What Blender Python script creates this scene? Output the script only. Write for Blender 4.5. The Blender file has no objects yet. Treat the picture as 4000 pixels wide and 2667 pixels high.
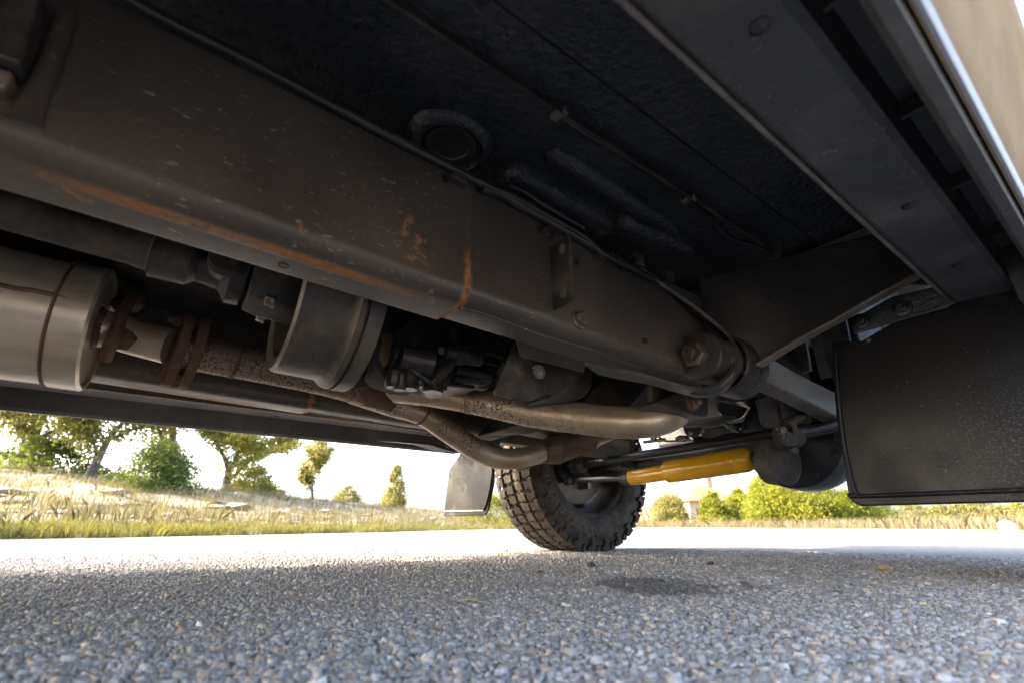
import bpy, math, random
import numpy as np
from mathutils import Vector, Matrix

random.seed(7)
rng = np.random.default_rng(11)
SC = bpy.context.scene
COL = SC.collection
R = math.radians

# ------------------------------------------------------------------ camera
# vehicle axes: X to the vehicle's right, Y forward, Z up, metres
F_PX, HOR, VPX = 1826.0, 2050.0, 4664.0
CAM = Vector((0.853, 0.0, 0.101))
TH = math.atan2(HOR - 1333.5, F_PX)
PH = math.atan((VPX - 2000.0) * math.cos(TH) / F_PX)
cH = Vector((-math.sin(PH), math.cos(PH), 0))
cR = Vector((math.cos(PH), math.sin(PH), 0))
cF = cH * math.cos(TH) + Vector((0, 0, math.sin(TH)))
cU = -cH * math.sin(TH) + Vector((0, 0, math.cos(TH)))
cd = bpy.data.cameras.new('camera')
cd.sensor_width = 36.0
cd.lens = F_PX * 36.0 / 4000.0
cd.clip_start = 0.01
cd.clip_end = 5000
cd.dof.use_dof = True
cd.dof.focus_distance = 1.05
cd.dof.aperture_fstop = 4.5
cam = bpy.data.objects.new('camera', cd)
COL.objects.link(cam)
mw = Matrix((cR, cU, -cF)).transposed().to_4x4()
mw.translation = CAM
cam.matrix_world = mw
SC.camera = cam

# ------------------------------------------------------------------ light
SUN_EL = R(35)
SUN_FROM = Vector((-0.54, -0.84, 0)).normalized()
W = bpy.data.worlds.new('World')
SC.world = W
W.use_nodes = True
nt = W.node_tree
bg = nt.nodes['Background']
sky = nt.nodes.new('ShaderNodeTexSky')
sky.sky_type = 'NISHITA'
sky.sun_disc = False
sky.sun_elevation = SUN_EL
sky.sun_rotation = math.atan2(SUN_FROM.x, SUN_FROM.y)
sky.air_density = 0.8
sky.dust_density = 5.0
sky.ozone_density = 0.6
nt.links.new(sky.outputs[0], bg.inputs[0])
bg.inputs[1].default_value = 0.15
sl = bpy.data.lights.new('sun', 'SUN')
sl.energy = 2.6
sl.angle = R(0.6)
sl.color = (1.0, 0.80, 0.56)
sun = bpy.data.objects.new('sun', sl)
COL.objects.link(sun)
sd = Vector((-SUN_FROM.x * math.cos(SUN_EL), -SUN_FROM.y * math.cos(SUN_EL), -math.sin(SUN_EL)))
sun.rotation_euler = sd.to_track_quat('-Z', 'Y').to_euler()
SC.view_settings.view_transform = 'Standard'
SC.view_settings.look = 'None'
SC.view_settings.gamma = 1.0
SC.view_settings.exposure = 3.4
SC.view_settings.use_curve_mapping = False
SC.cycles.max_bounces = 7
SC.cycles.diffuse_bounces = 4
SC.cycles.transparent_max_bounces = 4

# ------------------------------------------------------------------ measuring helpers
def ray(x, y):
    return cF * F_PX + cR * (x - 2000.0) - cU * (y - 1333.5)
def at(x, y, ax, v):
    d = ray(x, y); i = 'XYZ'.index(ax)
    return CAM + d * ((v - CAM[i]) / d[i])
def dp(x, y, d):
    return CAM + ray(x, y) * (d / F_PX)
def far(x, y, dist):
    d = ray(x, y)
    return CAM + d * (dist / math.hypot(d.x, d.y))

# ------------------------------------------------------------------ materials
MATS = {}
class NB:
    def __init__(s, name):
        m = bpy.data.materials.new(name); m.use_nodes = True
        s.m = m; s.t = m.node_tree; s.t.nodes.clear()
        s.out = s.n('ShaderNodeOutputMaterial')
        s.b = s.n('ShaderNodeBsdfPrincipled')
        s.l(s.b.outputs[0], s.out.inputs[0])
        s.co = s.n('ShaderNodeTexCoord').outputs['Object']
        MATS[name] = m
    def n(s, t): return s.t.nodes.new(t)
    def l(s, a, b): s.t.links.new(a, b)
    def setv(s, node, k, v):
        i = node.inputs[k]
        if hasattr(v, 'is_output') or isinstance(v, bpy.types.NodeSocket): s.l(v, i)
        else: i.default_value = v
    def noise(s, scale, detail=4, rough=.6, vec=None, stretch=None, out=0):
        vec = vec or s.co
        if stretch:
            mp = s.n('ShaderNodeMapping'); mp.inputs['Scale'].default_value = stretch
            s.l(vec, mp.inputs[0]); vec = mp.outputs[0]
        t = s.n('ShaderNodeTexNoise'); t.inputs['Scale'].default_value = scale
        t.inputs['Detail'].default_value = detail; t.inputs['Roughness'].default_value = rough
        s.l(vec, t.inputs[0]); return t.outputs[out]
    def voro(s, scale, feat='F1', out='Distance', vec=None, rand=1.0):
        t = s.n('ShaderNodeTexVoronoi'); t.feature = feat; t.inputs['Scale'].default_value = scale
        t.inputs['Randomness'].default_value = rand
        s.l(vec or s.co, t.inputs['Vector']); return t.outputs[out]
    def ramp(s, v, a, b, ca=0.0, cb=1.0):
        t = s.n('ShaderNodeMapRange'); t.interpolation_type = 'SMOOTHSTEP'
        s.l(v, t.inputs[0]); t.inputs[1].default_value = a; t.inputs[2].default_value = b
        t.inputs[3].default_value = ca; t.inputs[4].default_value = cb; return t.outputs[0]
    def mix(s, f, a, b, mode='MIX'):
        t = s.n('ShaderNodeMix'); t.data_type = 'RGBA'; t.blend_type = mode
        s.setv(t, 0, f)
        for k, v in ((6, a), (7, b)):
            if isinstance(v, tuple): v = (*v, 1.0) if len(v) == 3 else v
            s.setv(t, k, v)
        return t.outputs[2]
    def math(s, op, a, b=0.0):
        t = s.n('ShaderNodeMath'); t.operation = op
        s.setv(t, 0, a); s.setv(t, 1, b); return t.outputs[0]
    def xyz(s, vec=None):
        t = s.n('ShaderNodeSeparateXYZ'); s.l(vec or s.co, t.inputs[0]); return t.outputs
    def bump(s, h, strength, dist=.002, prev=None):
        t = s.n('ShaderNodeBump'); t.inputs['Strength'].default_value = strength
        t.inputs['Distance'].default_value = dist; s.l(h, t.inputs['Height'])
        if prev: s.l(prev, t.inputs['Normal'])
        return t.outputs[0]
    def fin(s, color, rough=.5, metal=0.0, normal=None, spec=.5, coat=0.0):
        for k, v in (('Base Color', color), ('Roughness', rough), ('Metallic', metal), ('Specular IOR Level', spec), ('Coat Weight', coat)):
            if isinstance(v, tuple) and len(v) == 3: v = (*v, 1.0)
            s.setv(s.b, k, v)
        if normal: s.l(normal, s.b.inputs['Normal'])
        return s.m

def painted(name, base, dust, amt=(.45, .7), scale=9, rough=(.38, .7), bump=.35, bscale=450, specks=.0, rust=0.0, metal=0.0):
    b = NB(name)
    d = b.ramp(b.noise(scale, 6, .65), amt[0], amt[1])
    c = b.mix(d, base, dust)
    fine = b.noise(bscale, 3)
    c = b.mix(b.ramp(b.noise(55, 5, .7), .45, .75, 0, .5), c, tuple(v * 1.8 for v in base))
    if specks:
        sp = b.math('MAXIMUM', b.ramp(b.noise(190, 2, .5), .68, .73), b.ramp(b.noise(75, 2, .5), .71, .75))
        sp = b.math('MULTIPLY', sp, b.ramp(b.noise(10, 2), .40, .60))
        c = b.mix(b.math('MULTIPLY', sp, specks), c, (.34, .28, .22))
    if rust:
        r = b.ramp(b.noise(26, 6, .7), .64, .72)
        c = b.mix(b.math('MULTIPLY', r, rust), c, b.mix(b.noise(180), (.13, .045, .018), (.30, .14, .055)))
    rg = b.ramp(d, 0, 1, rough[0], rough[1])
    return b.fin(c, rg, metal, b.bump(fine, min(1, bump * 1.3), .0012 if bscale > 110 else .005, b.bump(b.noise(40, 4), .3, .005)))

painted('underseal', (.026, .030, .036), (.052, .054, .058), (.4, .75), 7, (.28, .46), .95, 95, specks=.55)
painted('floor_paint', (.024, .028, .034), (.046, .048, .053), (.4, .7), 6, (.34, .5), .8, 140, specks=.6)
painted('chassis_black', (.030, .027, .025), (.13, .106, .084), (.38, .72), 11, (.38, .62), .35, 500, specks=.5, rust=.15)
painted('dusty_black', (.028, .027, .026), (.15, .124, .098), (.40, .78), 14, (.42, .72), .35, 420, specks=.3)
painted('grimy_black', (.022, .021, .021), (.060, .053, .045), (.42, .78), 16, (.30, .52), .5, 160)
painted('dark_cast', (.036, .034, .033), (.15, .126, .10), (.42, .75), 12, (.40, .72), .35, 380)
painted('drum_iron', (.085, .078, .070), (.21, .18, .145), (.35, .7), 8, (.36, .58), .2, 500, rust=.35, metal=.35)
painted('rust_brown', (.085, .046, .034), (.17, .092, .062), (.35, .7), 30, (.7, .85), .8, 260)
painted('satin_black', (.020, .020, .021), (.065, .058, .050), (.45, .8), 8, (.32, .5), .15, 500)
painted('bolt_zinc', (.22, .20, .18), (.16, .10, .06), (.45, .65), 90, (.35, .55), .4, 500, metal=.7)
painted('bolt_rusty', (.12, .10, .085), (.20, .15, .11), (.4, .7), 60, (.4, .65), .4, 500, rust=.9, metal=.35)
painted('bolt_dark', (.07, .06, .052), (.13, .09, .06), (.4, .7), 80, (.4, .6), .5, 500, metal=.5)
painted('sill_black', (.055, .056, .060), (.125, .114, .102), (.42, .78), 9, (.42, .62), .4, 420, specks=.7)
painted('arm_steel', (.14, .122, .102), (.26, .22, .178), (.35, .7), 18, (.42, .6), .3, 400, metal=.4, specks=.3)
painted('bright_metal', (.55, .52, .47), (.42, .38, .32), (.45, .7), 30, (.25, .4), .2, 300, metal=.9)
painted('brass_dirty', (.20, .15, .075), (.12, .10, .07), (.4, .7), 40, (.45, .6), .3, 400, metal=.5)
painted('dull_black', (.016, .015, .015), (.035, .031, .028), (.4, .75), 12, (.75, .9), .4, 300)
painted('dust_brown', (.115, .096, .076), (.185, .155, .122), (.35, .7), 16, (.55, .75), .25, 500, specks=.25)
painted('tag_white', (.62, .6, .55), (.5, .48, .44), (.45, .7), 30, (.5, .6), .1, 300)

def rail_mat():
    b = NB('rail_paint')
    x, y, z = b.xyz()
    d = b.ramp(b.noise(5, 4, .5), .3, .75)
    c = b.mix(d, (.060, .053, .047), (.098, .084, .069))
    c = b.mix(b.ramp(b.noise(160, 4, .6), .5, .75, 0, .35), c, (.15, .128, .104))
    # stone-chip streaks running along the rail, of mixed size
    st = b.noise(230, 3, .6, stretch=(1, .30, 1)); st2 = b.noise(120, 3, .6, stretch=(1, .45, 1.2))
    sp = b.math('MAXIMUM', b.ramp(st, .645, .69), b.ramp(st2, .695, .72))
    sp = b.math('MULTIPLY', sp, b.ramp(b.noise(6, 3), .40, .55))
    c = b.mix(b.math('MULTIPLY', sp, .7), c, (.38, .32, .26))
    dots = b.math('MULTIPLY', b.ramp(b.noise(210, 2), .72, .76), .55)
    c = b.mix(dots, c, (.30, .25, .20))
    # rust: along the lower fold and round the splice
    n1 = b.noise(60, 6, .75); n2 = b.noise(9, 3)
    ln = b.math('ABSOLUTE', b.math('SUBTRACT', b.math('ABSOLUTE', x), .374))
    m = b.math('MULTIPLY', b.ramp(b.math('ADD', ln, b.math('MULTIPLY', b.math('SUBTRACT', n1, .5), .012)), .004, .013, 1, 0), b.ramp(z, .375, .395, 1, 0))
    m = b.math('MULTIPLY', m, b.math('MULTIPLY', b.ramp(y, -.16, -.06), b.ramp(y, .12, .24, 1, 0)))
    m = b.math('MULTIPLY', m, b.ramp(b.math('ADD', b.math('MULTIPLY', n1, .5), b.math('MULTIPLY', n2, .5)),   .40, .50))
    ys = b.math('ABSOLUTE', b.math('SUBTRACT', y, b.math('ADD', .262, b.math('MULTIPLY', b.math('SUBTRACT', n2, .5), .02))))
    m2 = b.math('MULTIPLY', b.ramp(ys, .002, .010, 1, 0), b.ramp(z, .40, .44, 1, .0))
    m2 = b.math('MULTIPLY', m2, b.ramp(n1, .38, .52))
    m3 = b.math('MULTIPLY', b.ramp(n2, .66, .72), b.ramp(n1, .50, .62))
    rm = b.math('MINIMUM', b.math('ADD', b.math('ADD', m, m2), b.math('MULTIPLY', m3, .75)), .95)
    rc = b.mix(b.noise(120, 4), (.16, .058, .020), (.58, .27, .10))
    c = b.mix(rm, c, rc)
    rg = b.ramp(d, 0, 1, .36, .55)
    rg = b.math('MAXIMUM', rg, b.math('MULTIPLY', rm, .85))
    nb = b.bump(b.noise(520, 3), .3, .001, b.bump(b.noise(150, 3), .18, .002, b.bump(rm, .5, .002)))
    b.fin(c, rg, 0, nb)
rail_mat()

def exhaust(name, base, tint, dots, dens, rmin=.36):
    b = NB(name)
    c = b.mix(b.ramp(b.noise(7, 5, .6), .38, .66), base, tint)
    st = b.noise(30, 4, .6, stretch=(1, .12, 1))
    c = b.mix(b.ramp(st, .4, .7, 0, .55), c, tuple(v * .5 for v in base))
    c = b.mix(b.ramp(b.noise(3.2, 3), .5, .66, 0, .5), c, (.30, .19, .11))
    zone = b.ramp(b.noise(5.5, 3), dens - .06, dens + .08)
    dt = b.math('MULTIPLY', b.ramp(b.noise(200, 3, .65), .50, .57), zone)
    big = b.ramp(b.noise(16, 5, .7), .66, .73)
    rm = b.math('MAXIMUM', dt, b.math('MULTIPLY', big, .9))
    c = b.mix(b.math('MULTIPLY', rm, dots), c, b.mix(b.noise(60), (.06, .026, .018), (.17, .075, .042)))
    rg = b.ramp(rm, 0, 1, rmin, .8)
    mt = b.ramp(rm, 0, 1, .6, .05)
    b.fin(c, rg, mt, b.bump(b.noise(300, 3), .15, .001, b.bump(rm, .35, .0015)))
exhaust('exhaust_steel', (.66, .60, .50), (.60, .48, .34), .95, .52)
exhaust('exhaust_old', (.33, .275, .235), (.27, .21, .17), .95, .40, .5)
exhaust('muffler_steel', (.72, .67, .59), (.62, .52, .385), .8, .74, .36)
exhaust('cat_brown', (.18, .125, .10), (.27, .20, .16), .7, .48, .5)

def rubber():
    b = NB('tyre_rubber')
    d = b.ramp(b.noise(22, 5, .65), .35, .7)
    c = b.mix(d, (.044, .039, .034), (.115, .096, .077))
    c = b.mix(b.ramp(b.noise(90, 4), .5, .75, 0, .5), c, (.15, .125, .10))
    b.fin(c, b.ramp(d, 0, 1, .7, .9), 0, b.bump(b.noise(260, 3), .25, .001), .12)
    b = NB('tyre_letter'); b.fin((.15, .124, .097), .85, 0, None, .1)
rubber()

def yellow():
    b = NB('yellow_paint')
    c = b.mix(b.ramp(b.noise(12, 4), .4, .75, 0, .5), (.80, .42, .008), (.66, .34, .012))
    c = b.mix(b.ramp(b.noise(120, 3), .68, .74, 0, .6), c, (.07, .05, .03))
    b.fin(c, .24, 0, None, .5, .5)
yellow()

def flap(name, mud):
    b = NB(name)
    c = (.007, .008, .010)
    c = b.mix(b.ramp(b.noise(5, 4), .4, .7, 0, .6), c, (.012, .012, .013))
    sp = b.ramp(b.noise(260, 2), .70, .76)
    c = b.mix(b.math('MULTIPLY', sp, .5), c, (.30, .28, .25))
    fx, fy, fz = b.xyz()
    dm = b.math('MULTIPLY', b.ramp(fx, .58, .80), b.ramp(fz, .36, .16))
    c = b.mix(b.math('MULTIPLY', dm, b.ramp(b.noise(330, 3), .52, .66, 0, .55)), c, (.16, .15, .14))
    c = b.mix(b.ramp(b.noise(18, 5, .7, stretch=(1, 1, .5)), .58, .75, 0, .35), c, (.045, .042, .038))
    rg = b.ramp(b.noise(9, 4), .35, .7, .30, .46)
    if mud:
        m = b.ramp(b.noise(11, 5, .6), .50, .58)
        c = b.mix(m, c, (.085, .082, .076))
        m2 = b.ramp(b.noise(6, 4), .42, .62)
        c = b.mix(b.math('MULTIPLY', m2, .8), c, (.026, .024, .014))
        rg = b.math('MAXIMUM', rg, b.math('MULTIPLY', m, .55))
        rg = b.math('MULTIPLY', rg, .95)
    b.fin(c, rg, 0, b.bump(b.noise(420, 2), .22, .0008), .22 if mud else .2)
flap('flap_black', False)
flap('flap_muddy', True)

def paint_beige():
    b = NB('beige_paint')
    c = b.mix(b.ramp(b.noise(14, 4), .35, .65), (.30, .225, .14), (.35, .265, .17))
    b.fin(c, .85, 0, b.bump(b.noise(90, 3), .05, .001), .0)
    b = NB('lip_sky_sheen'); b.fin((.42, .44, .47), .4, 0)  # bluish grey puts the sky's grazing reflection into the colour
paint_beige()

def rimmat():
    b = NB('rim_black')
    b.fin(b.mix(b.ramp(b.noise(18, 4), .4, .7), (.022, .020, .019), (.075, .064, .052)), .75, 0)
rimmat()

# the chip-seal road: used by the sheet and by the stones bedded in it
def road_group(b, pos, fine):
    """colour + roughness of limestone chippings, with the wet oil spot on it"""
    x, y, z = b.xyz(pos)
    c0 = at(2560, 2288, 'Z', 0)
    ox = b.math('SUBTRACT', x, c0.x); oy = b.math('SUBTRACT', y, c0.y)
    # rotate into the spot's long axis
    ang = PH
    u = b.math('ADD', b.math('MULTIPLY', ox, math.cos(ang)), b.math('MULTIPLY', oy, math.sin(ang)))
    v = b.math('SUBTRACT', b.math('MULTIPLY', oy, math.cos(ang)), b.math('MULTIPLY', ox, math.sin(ang)))
    rr = b.math('ADD', b.math('POWER', b.math('DIVIDE', u, .112), 2.0), b.math('POWER', b.math('DIVIDE', v, .15), 2.0))
    rr = b.math('ADD', rr, b.math('MULTIPLY', b.math('SUBTRACT', b.noise(22, 4, .6, vec=pos), .5), 1.5))
    stain = b.ramp(rr, .45, 1.15, 1, 0)
    return stain

def road_mat():
    b = NB('chipseal')
    pos = b.n('ShaderNodeNewGeometry').outputs['Position']
    stain = road_group(b, pos, True)
    cellc = b.voro(215, 'F1', 'Color', vec=pos)
    sep = b.n('ShaderNodeSeparateColor'); b.l(cellc, sep.inputs[0])
    dist = b.voro(215, 'F1', 'Distance', vec=pos)
    ed = b.voro(215, 'DISTANCE_TO_EDGE', 'Distance', vec=pos)
    c = b.mix(sep.outputs[0], (.19, .18, .166), (.42, .395, .35))
    c = b.mix(b.ramp(sep.outputs[1], .82, .95), c, (.33, .25, .16))
    c = b.mix(b.ramp(ed, .0, .10, .75, 0), c, (.05, .048, .046))
    c = b.mix(b.ramp(b.noise(1.3, 4, vec=pos), .35, .7, 0, .3), c, (.30, .27, .235))
    c = b.mix(b.math('MULTIPLY', stain, .62), c, (.020, .016, .011))
    hgt = b.ramp(dist, 0, .75, 1, 0)
    nb = b.bump(hgt, 1.0, .004, b.bump(b.noise(600, 3, vec=pos), .3, .001))
    b.fin(c, b.ramp(stain, 0, 1, .9, .45), 0, nb, .12)
    b = NB('chip_stone')
    pos = b.n('ShaderNodeNewGeometry').outputs['Position']
    stain = road_group(b, pos, True)
    at_ = b.n('ShaderNodeAttribute'); at_.attribute_name = 'tone'
    c = b.mix(b.ramp(b.noise(500, 3, vec=pos), .3, .7, 0, .6), at_.outputs['Color'], (.28, .265, .245), 'MIX')
    c = b.mix(b.math('MULTIPLY', stain, .62), c, (.022, .017, .012))
    b.fin(c, b.ramp(stain, 0, 1, .78, .34), 0, b.bump(b.noise(900, 3, vec=pos), .4, .0006), .4)
road_mat()

def ground_mat():
    b = NB('dry_ground')
    pos = b.n('ShaderNodeNewGeometry').outputs['Position']
    c = b.mix(b.ramp(b.noise(1.1, 5, vec=pos), .35, .65), (.10, .084, .055), (.155, .13, .09))
    c = b.mix(b.ramp(b.noise(3.2, 5, vec=pos), .50, .58), c, (.17, .158, .14))
    c = b.mix(b.ramp(b.noise(.5, 4, vec=pos), .5, .7, 0, .7), c, (.10, .13, .04))
    b.fin(c, .95, 0, b.bump(b.noise(6, 5, vec=pos), .6, .1))
    b = NB('limestone')
    c = b.mix(b.ramp(b.noise(5, 5), .35, .65), (.12, .110, .096), (.20, .186, .164))
    c = b.mix(b.ramp(b.noise(14, 4), .6, .7), c, (.10, .095, .085))
    b.fin(c, .9, 0, b.bump(b.noise(12, 5), .6, .05))
    b = NB('pale_limestone')
    c = b.mix(b.ramp(b.noise(5, 5), .35, .65), (.62, .60, .56), (.72, .70, .66))
    b.fin(c, .9, 0, b.bump(b.noise(12, 5), .4, .03))
ground_mat()

def leafmat(name, c1, c2, tr=.58):
    b = NB(name)
    a = b.n('ShaderNodeAttribute'); a.attribute_name = 'tone'
    sp = b.n('ShaderNodeSeparateColor'); b.l(a.outputs['Color'], sp.inputs[0])
    c = b.mix(sp.outputs[0], c1, c2)
    b.fin(c, .6, 0, None, .3)
    t = b.n('ShaderNodeBsdfTranslucent'); b.l(b.mix(1.0, c, (1.0, 1.0, .55), 'MULTIPLY'), t.inputs[0])
    mx = b.n('ShaderNodeMixShader'); mx.inputs[0].default_value = tr
    b.l(b.b.outputs[0], mx.inputs[1]); b.l(t.outputs[0], mx.inputs[2]); b.l(mx.outputs[0], b.out.inputs[0])
leafmat('oak_leaf', (.095, .10, .032), (.28, .26, .095))
leafmat('oak_leaf_bright', (.15, .16, .035), (.38, .35, .10))
leafmat('juniper_leaf', (.05, .085, .022), (.15, .175, .045))
leafmat('juniper_bright', (.10, .13, .012), (.24, .24, .03))
leafmat('grass_blade', (.085, .088, .040), (.20, .158, .098), .4)
leafmat('verge_grass', (.10, .115, .028), (.22, .185, .065), .4)
def simple(name, c1, c2, scale, rough=.8):
    b = NB(name); b.fin(b.mix(b.ramp(b.noise(scale, 5), .35, .65), c1, c2), rough, 0, b.bump(b.noise(scale * 3, 4), .5, .03))
simple('bark', (.06, .048, .038), (.13, .108, .088), 9)
simple('terracotta', (.20, .078, .034), (.27, .115, .055), 6)
simple('stucco', (.26, .20, .135), (.32, .25, .17), 3)
simple('shingle_brown', (.16, .12, .085), (.22, .165, .12), 8)
simple('straw', (.45, .38, .24), (.38, .30, .18), 40)
simple('dark_stone', (.05, .042, .036), (.10, .085, .07), 60)
simple('window_glass', (.03, .035, .04), (.05, .055, .06), 2, .15)

# ------------------------------------------------------------------ mesh helpers
class MB:
    def __init__(s): s.v = []; s.f = []
    def add(s, vs, fs):
        o = len(s.v); s.v += [tuple(v) for v in vs]; s.f += [tuple(i + o for i in f) for f in fs]; return s
    def box(s, lo, hi):
        (x0, y0, z0), (x1, y1, z1) = lo, hi
        return s.add([(x0, y0, z0), (x1, y0, z0), (x1, y1, z0), (x0, y1, z0), (x0, y0, z1), (x1, y0, z1), (x1, y1, z1), (x0, y1, z1)],
                     [(0, 3, 2, 1), (4, 5, 6, 7), (0, 1, 5, 4), (1, 2, 6, 5), (2, 3, 7, 6), (3, 0, 4, 7)])
    def prism(s, loop, ext):
        n = len(loop); e = Vector(ext)
        vs = [Vector(p) for p in loop] + [Vector(p) + e for p in loop]
        fs = [tuple(range(n - 1, -1, -1)), tuple(range(n, 2 * n))] + [(i, (i + 1) % n, n + (i + 1) % n, n + i) for i in range(n)]
        return s.add(vs, fs)
    def loft(s, loops, closed=True, caps=True):
        n = len(loops[0]); o = []
        for l in loops: o += [Vector(p) for p in l]
        fs = []
        m = n if closed else n - 1
        for k in range(len(loops) - 1):
            for i in range(m):
                j = (i + 1) % n
                fs.append((k * n + i, k * n + j, (k + 1) * n + j, (k + 1) * n + i))
        if caps and closed:
            fs.append(tuple(range(n - 1, -1, -1))); fs.append(tuple((len(loops) - 1) * n + i for i in range(n)))
        return s.add(o, fs)
    def lathe(s, origin, axis, prof, seg=40, caps=True, scale=(1, 1), up=None, a0=0.0):
        o = Vector(origin); a = Vector(axis).normalized()
        u = Vector(up) if up else (Vector((0, 0, 1)) if abs(a.z) < .9 else Vector((1, 0, 0)))
        e1 = (u - a * u.dot(a)).normalized(); e2 = a.cross(e1)
        loops = []
        for t, r in prof:
            loops.append([o + a * t + (e1 * math.cos(q) * scale[0] + e2 * math.sin(q) * scale[1]) * r
                          for q in [a0 + 2 * math.pi * i / seg for i in range(seg)]])
        return s.loft(loops, True, caps)
    def tube(s, pts, rad, seg=18, smooth=6, caps=True):
        P = [Vector(p) for p in pts]
        rr = list(rad) if isinstance(rad, (list, tuple)) else [rad] * len(P)
        if smooth > 1 and len(P) > 2:
            Q = []; S = []
            for i in range(len(P) - 1):
                p0 = P[max(i - 1, 0)]; p1 = P[i]; p2 = P[i + 1]; p3 = P[min(i + 2, len(P) - 1)]
                for k in range(smooth):
                    t = k / smooth
                    Q.append(.5 * ((2 * p1) + (p2 - p0) * t + (2 * p0 - 5 * p1 + 4 * p2 - p3) * t * t + (3 * p1 - p0 - 3 * p2 + p3) * t ** 3))
                    S.append(rr[i] * (1 - t) + rr[i + 1] * t)
            Q.append(P[-1]); S.append(rr[-1]); P, rr = Q, S
        loops = []; prev = None
        for i, p in enumerate(P):
            t = (P[min(i + 1, len(P) - 1)] - P[max(i - 1, 0)]).normalized()
            if prev is None:
                ref = Vector((0, 0, 1)) if abs(t.z) < .9 else Vector((1, 0, 0))
                e1 = (ref - t * ref.dot(t)).normalized()
            else:
                e1 = (prev - t * prev.dot(t)).normalized()
            prev = e1; e2 = t.cross(e1)
            loops.append([p + (e1 * math.cos(q) + e2 * math.sin(q)) * rr[i] for q in [2 * math.pi * k / seg for k in range(seg)]])
        return s.loft(loops, True, caps)
    def ico(s, c, sc, jit=.0, rnd=random):
        t = (1 + 5 ** .5) / 2
        vs = [(-1, t, 0), (1, t, 0), (-1, -t, 0), (1, -t, 0), (0, -1, t), (0, 1, t), (0, -1, -t), (0, 1, -t), (t, 0, -1), (t, 0, 1), (-t, 0, -1), (-t, 0, 1)]
        fs = [(0, 11, 5), (0, 5, 1), (0, 1, 7), (0, 7, 10), (0, 10, 11), (1, 5, 9), (5, 11, 4), (11, 10, 2), (10, 7, 6), (7, 1, 8), (3, 9, 4), (3, 4, 2), (3, 2, 6), (3, 6, 8), (3, 8, 9), (4, 9, 5), (2, 4, 11), (6, 2, 10), (8, 6, 7), (9, 8, 1)]
        o = []
        for v in vs:
            q = Vector(v).normalized() * (1 + rnd.uniform(-jit, jit))
            o.append(Vector(c) + Vector((q.x * sc[0], q.y * sc[1], q.z * sc[2])))
        return s.add(o, fs)
    def build(s, name, mat, parent=None, angle=35, bevel=0, seg=2):
        me = bpy.data.meshes.new(name)
        me.from_pydata(s.v, [], s.f); me.validate()
        import bmesh
        bm = bmesh.new(); bm.from_mesh(me); bmesh.ops.recalc_face_normals(bm, faces=bm.faces); bm.to_mesh(me); bm.free()
        for p in me.polygons: p.use_smooth = True
        me.set_sharp_from_angle(angle=R(angle))
        me.materials.append(MATS[mat])
        ob = bpy.data.objects.new(name, me); COL.objects.link(ob)
        if parent: ob.parent = parent
        if bevel:
            md = ob.modifiers.new('bevel', 'BEVEL'); md.width = bevel; md.segments = seg
            md.limit_method = 'ANGLE'; md.angle_limit = R(35); md.harden_normals = True
        return ob

def tag(o, label=None, cat=None, group=None, kind=None):
    if label: o['label'] = label
    if cat: o['category'] = cat
    if group: o['group'] = group
    if kind: o['kind'] = kind
    return o
def empty(name, loc=(0, 0, 0), parent=None):
    o = bpy.data.objects.new(name, None); COL.objects.link(o); o.location = loc
    o.empty_display_size = .1
    if parent: o.parent = parent
    return o
def bolt(parent, p, axis, r=.009, hh=.008, mat='bolt_dark', washer=1.5, stud=0.0, name='bolt'):
    """hex nut or head on a washer, axis pointing out"""
    m = MB(); a = Vector(axis).normalized(); p = Vector(p)
    m.lathe(p - a * .002, a, [(0, r * washer), (.004, r * washer), (.0048, r * washer * .92)], 20)
    m.lathe(p + a * .002, a, [(0, r), (hh * .85, r), (hh, r * .86)], 6, a0=random.random())
    if stud:
        m.lathe(p, a, [(0, r * .55), (hh + stud * .3, r * .55), (hh + stud * .33, r * .5), (hh + stud * .6, r * .55), (hh + stud * .63, r * .5), (hh + stud * .92, r * .55), (hh + stud, r * .45)], 14)
    return m.build(name, mat, parent, 30)
def bend_strip(path, width, thick):
    """ribbon along path; width vector, thickness along in-plane normal"""
    P = [Vector(p) for p in path]; w = Vector(width); loops = []
    for i, p in enumerate(P):
        t = (P[min(i + 1, len(P) - 1)] - P[max(i - 1, 0)]).normalized()
        n = t.cross(w.normalized()).normalized() * thick * .5
        loops.append([p - n, p + n, p + n + w, p - n + w])
    return loops

VEH = empty('off_road_vehicle', (0, 0, 0))
tag(VEH, 'beige off-road vehicle seen from beneath, with black chassis, rusty exhaust and yellow steering damper', 'vehicle')

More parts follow.
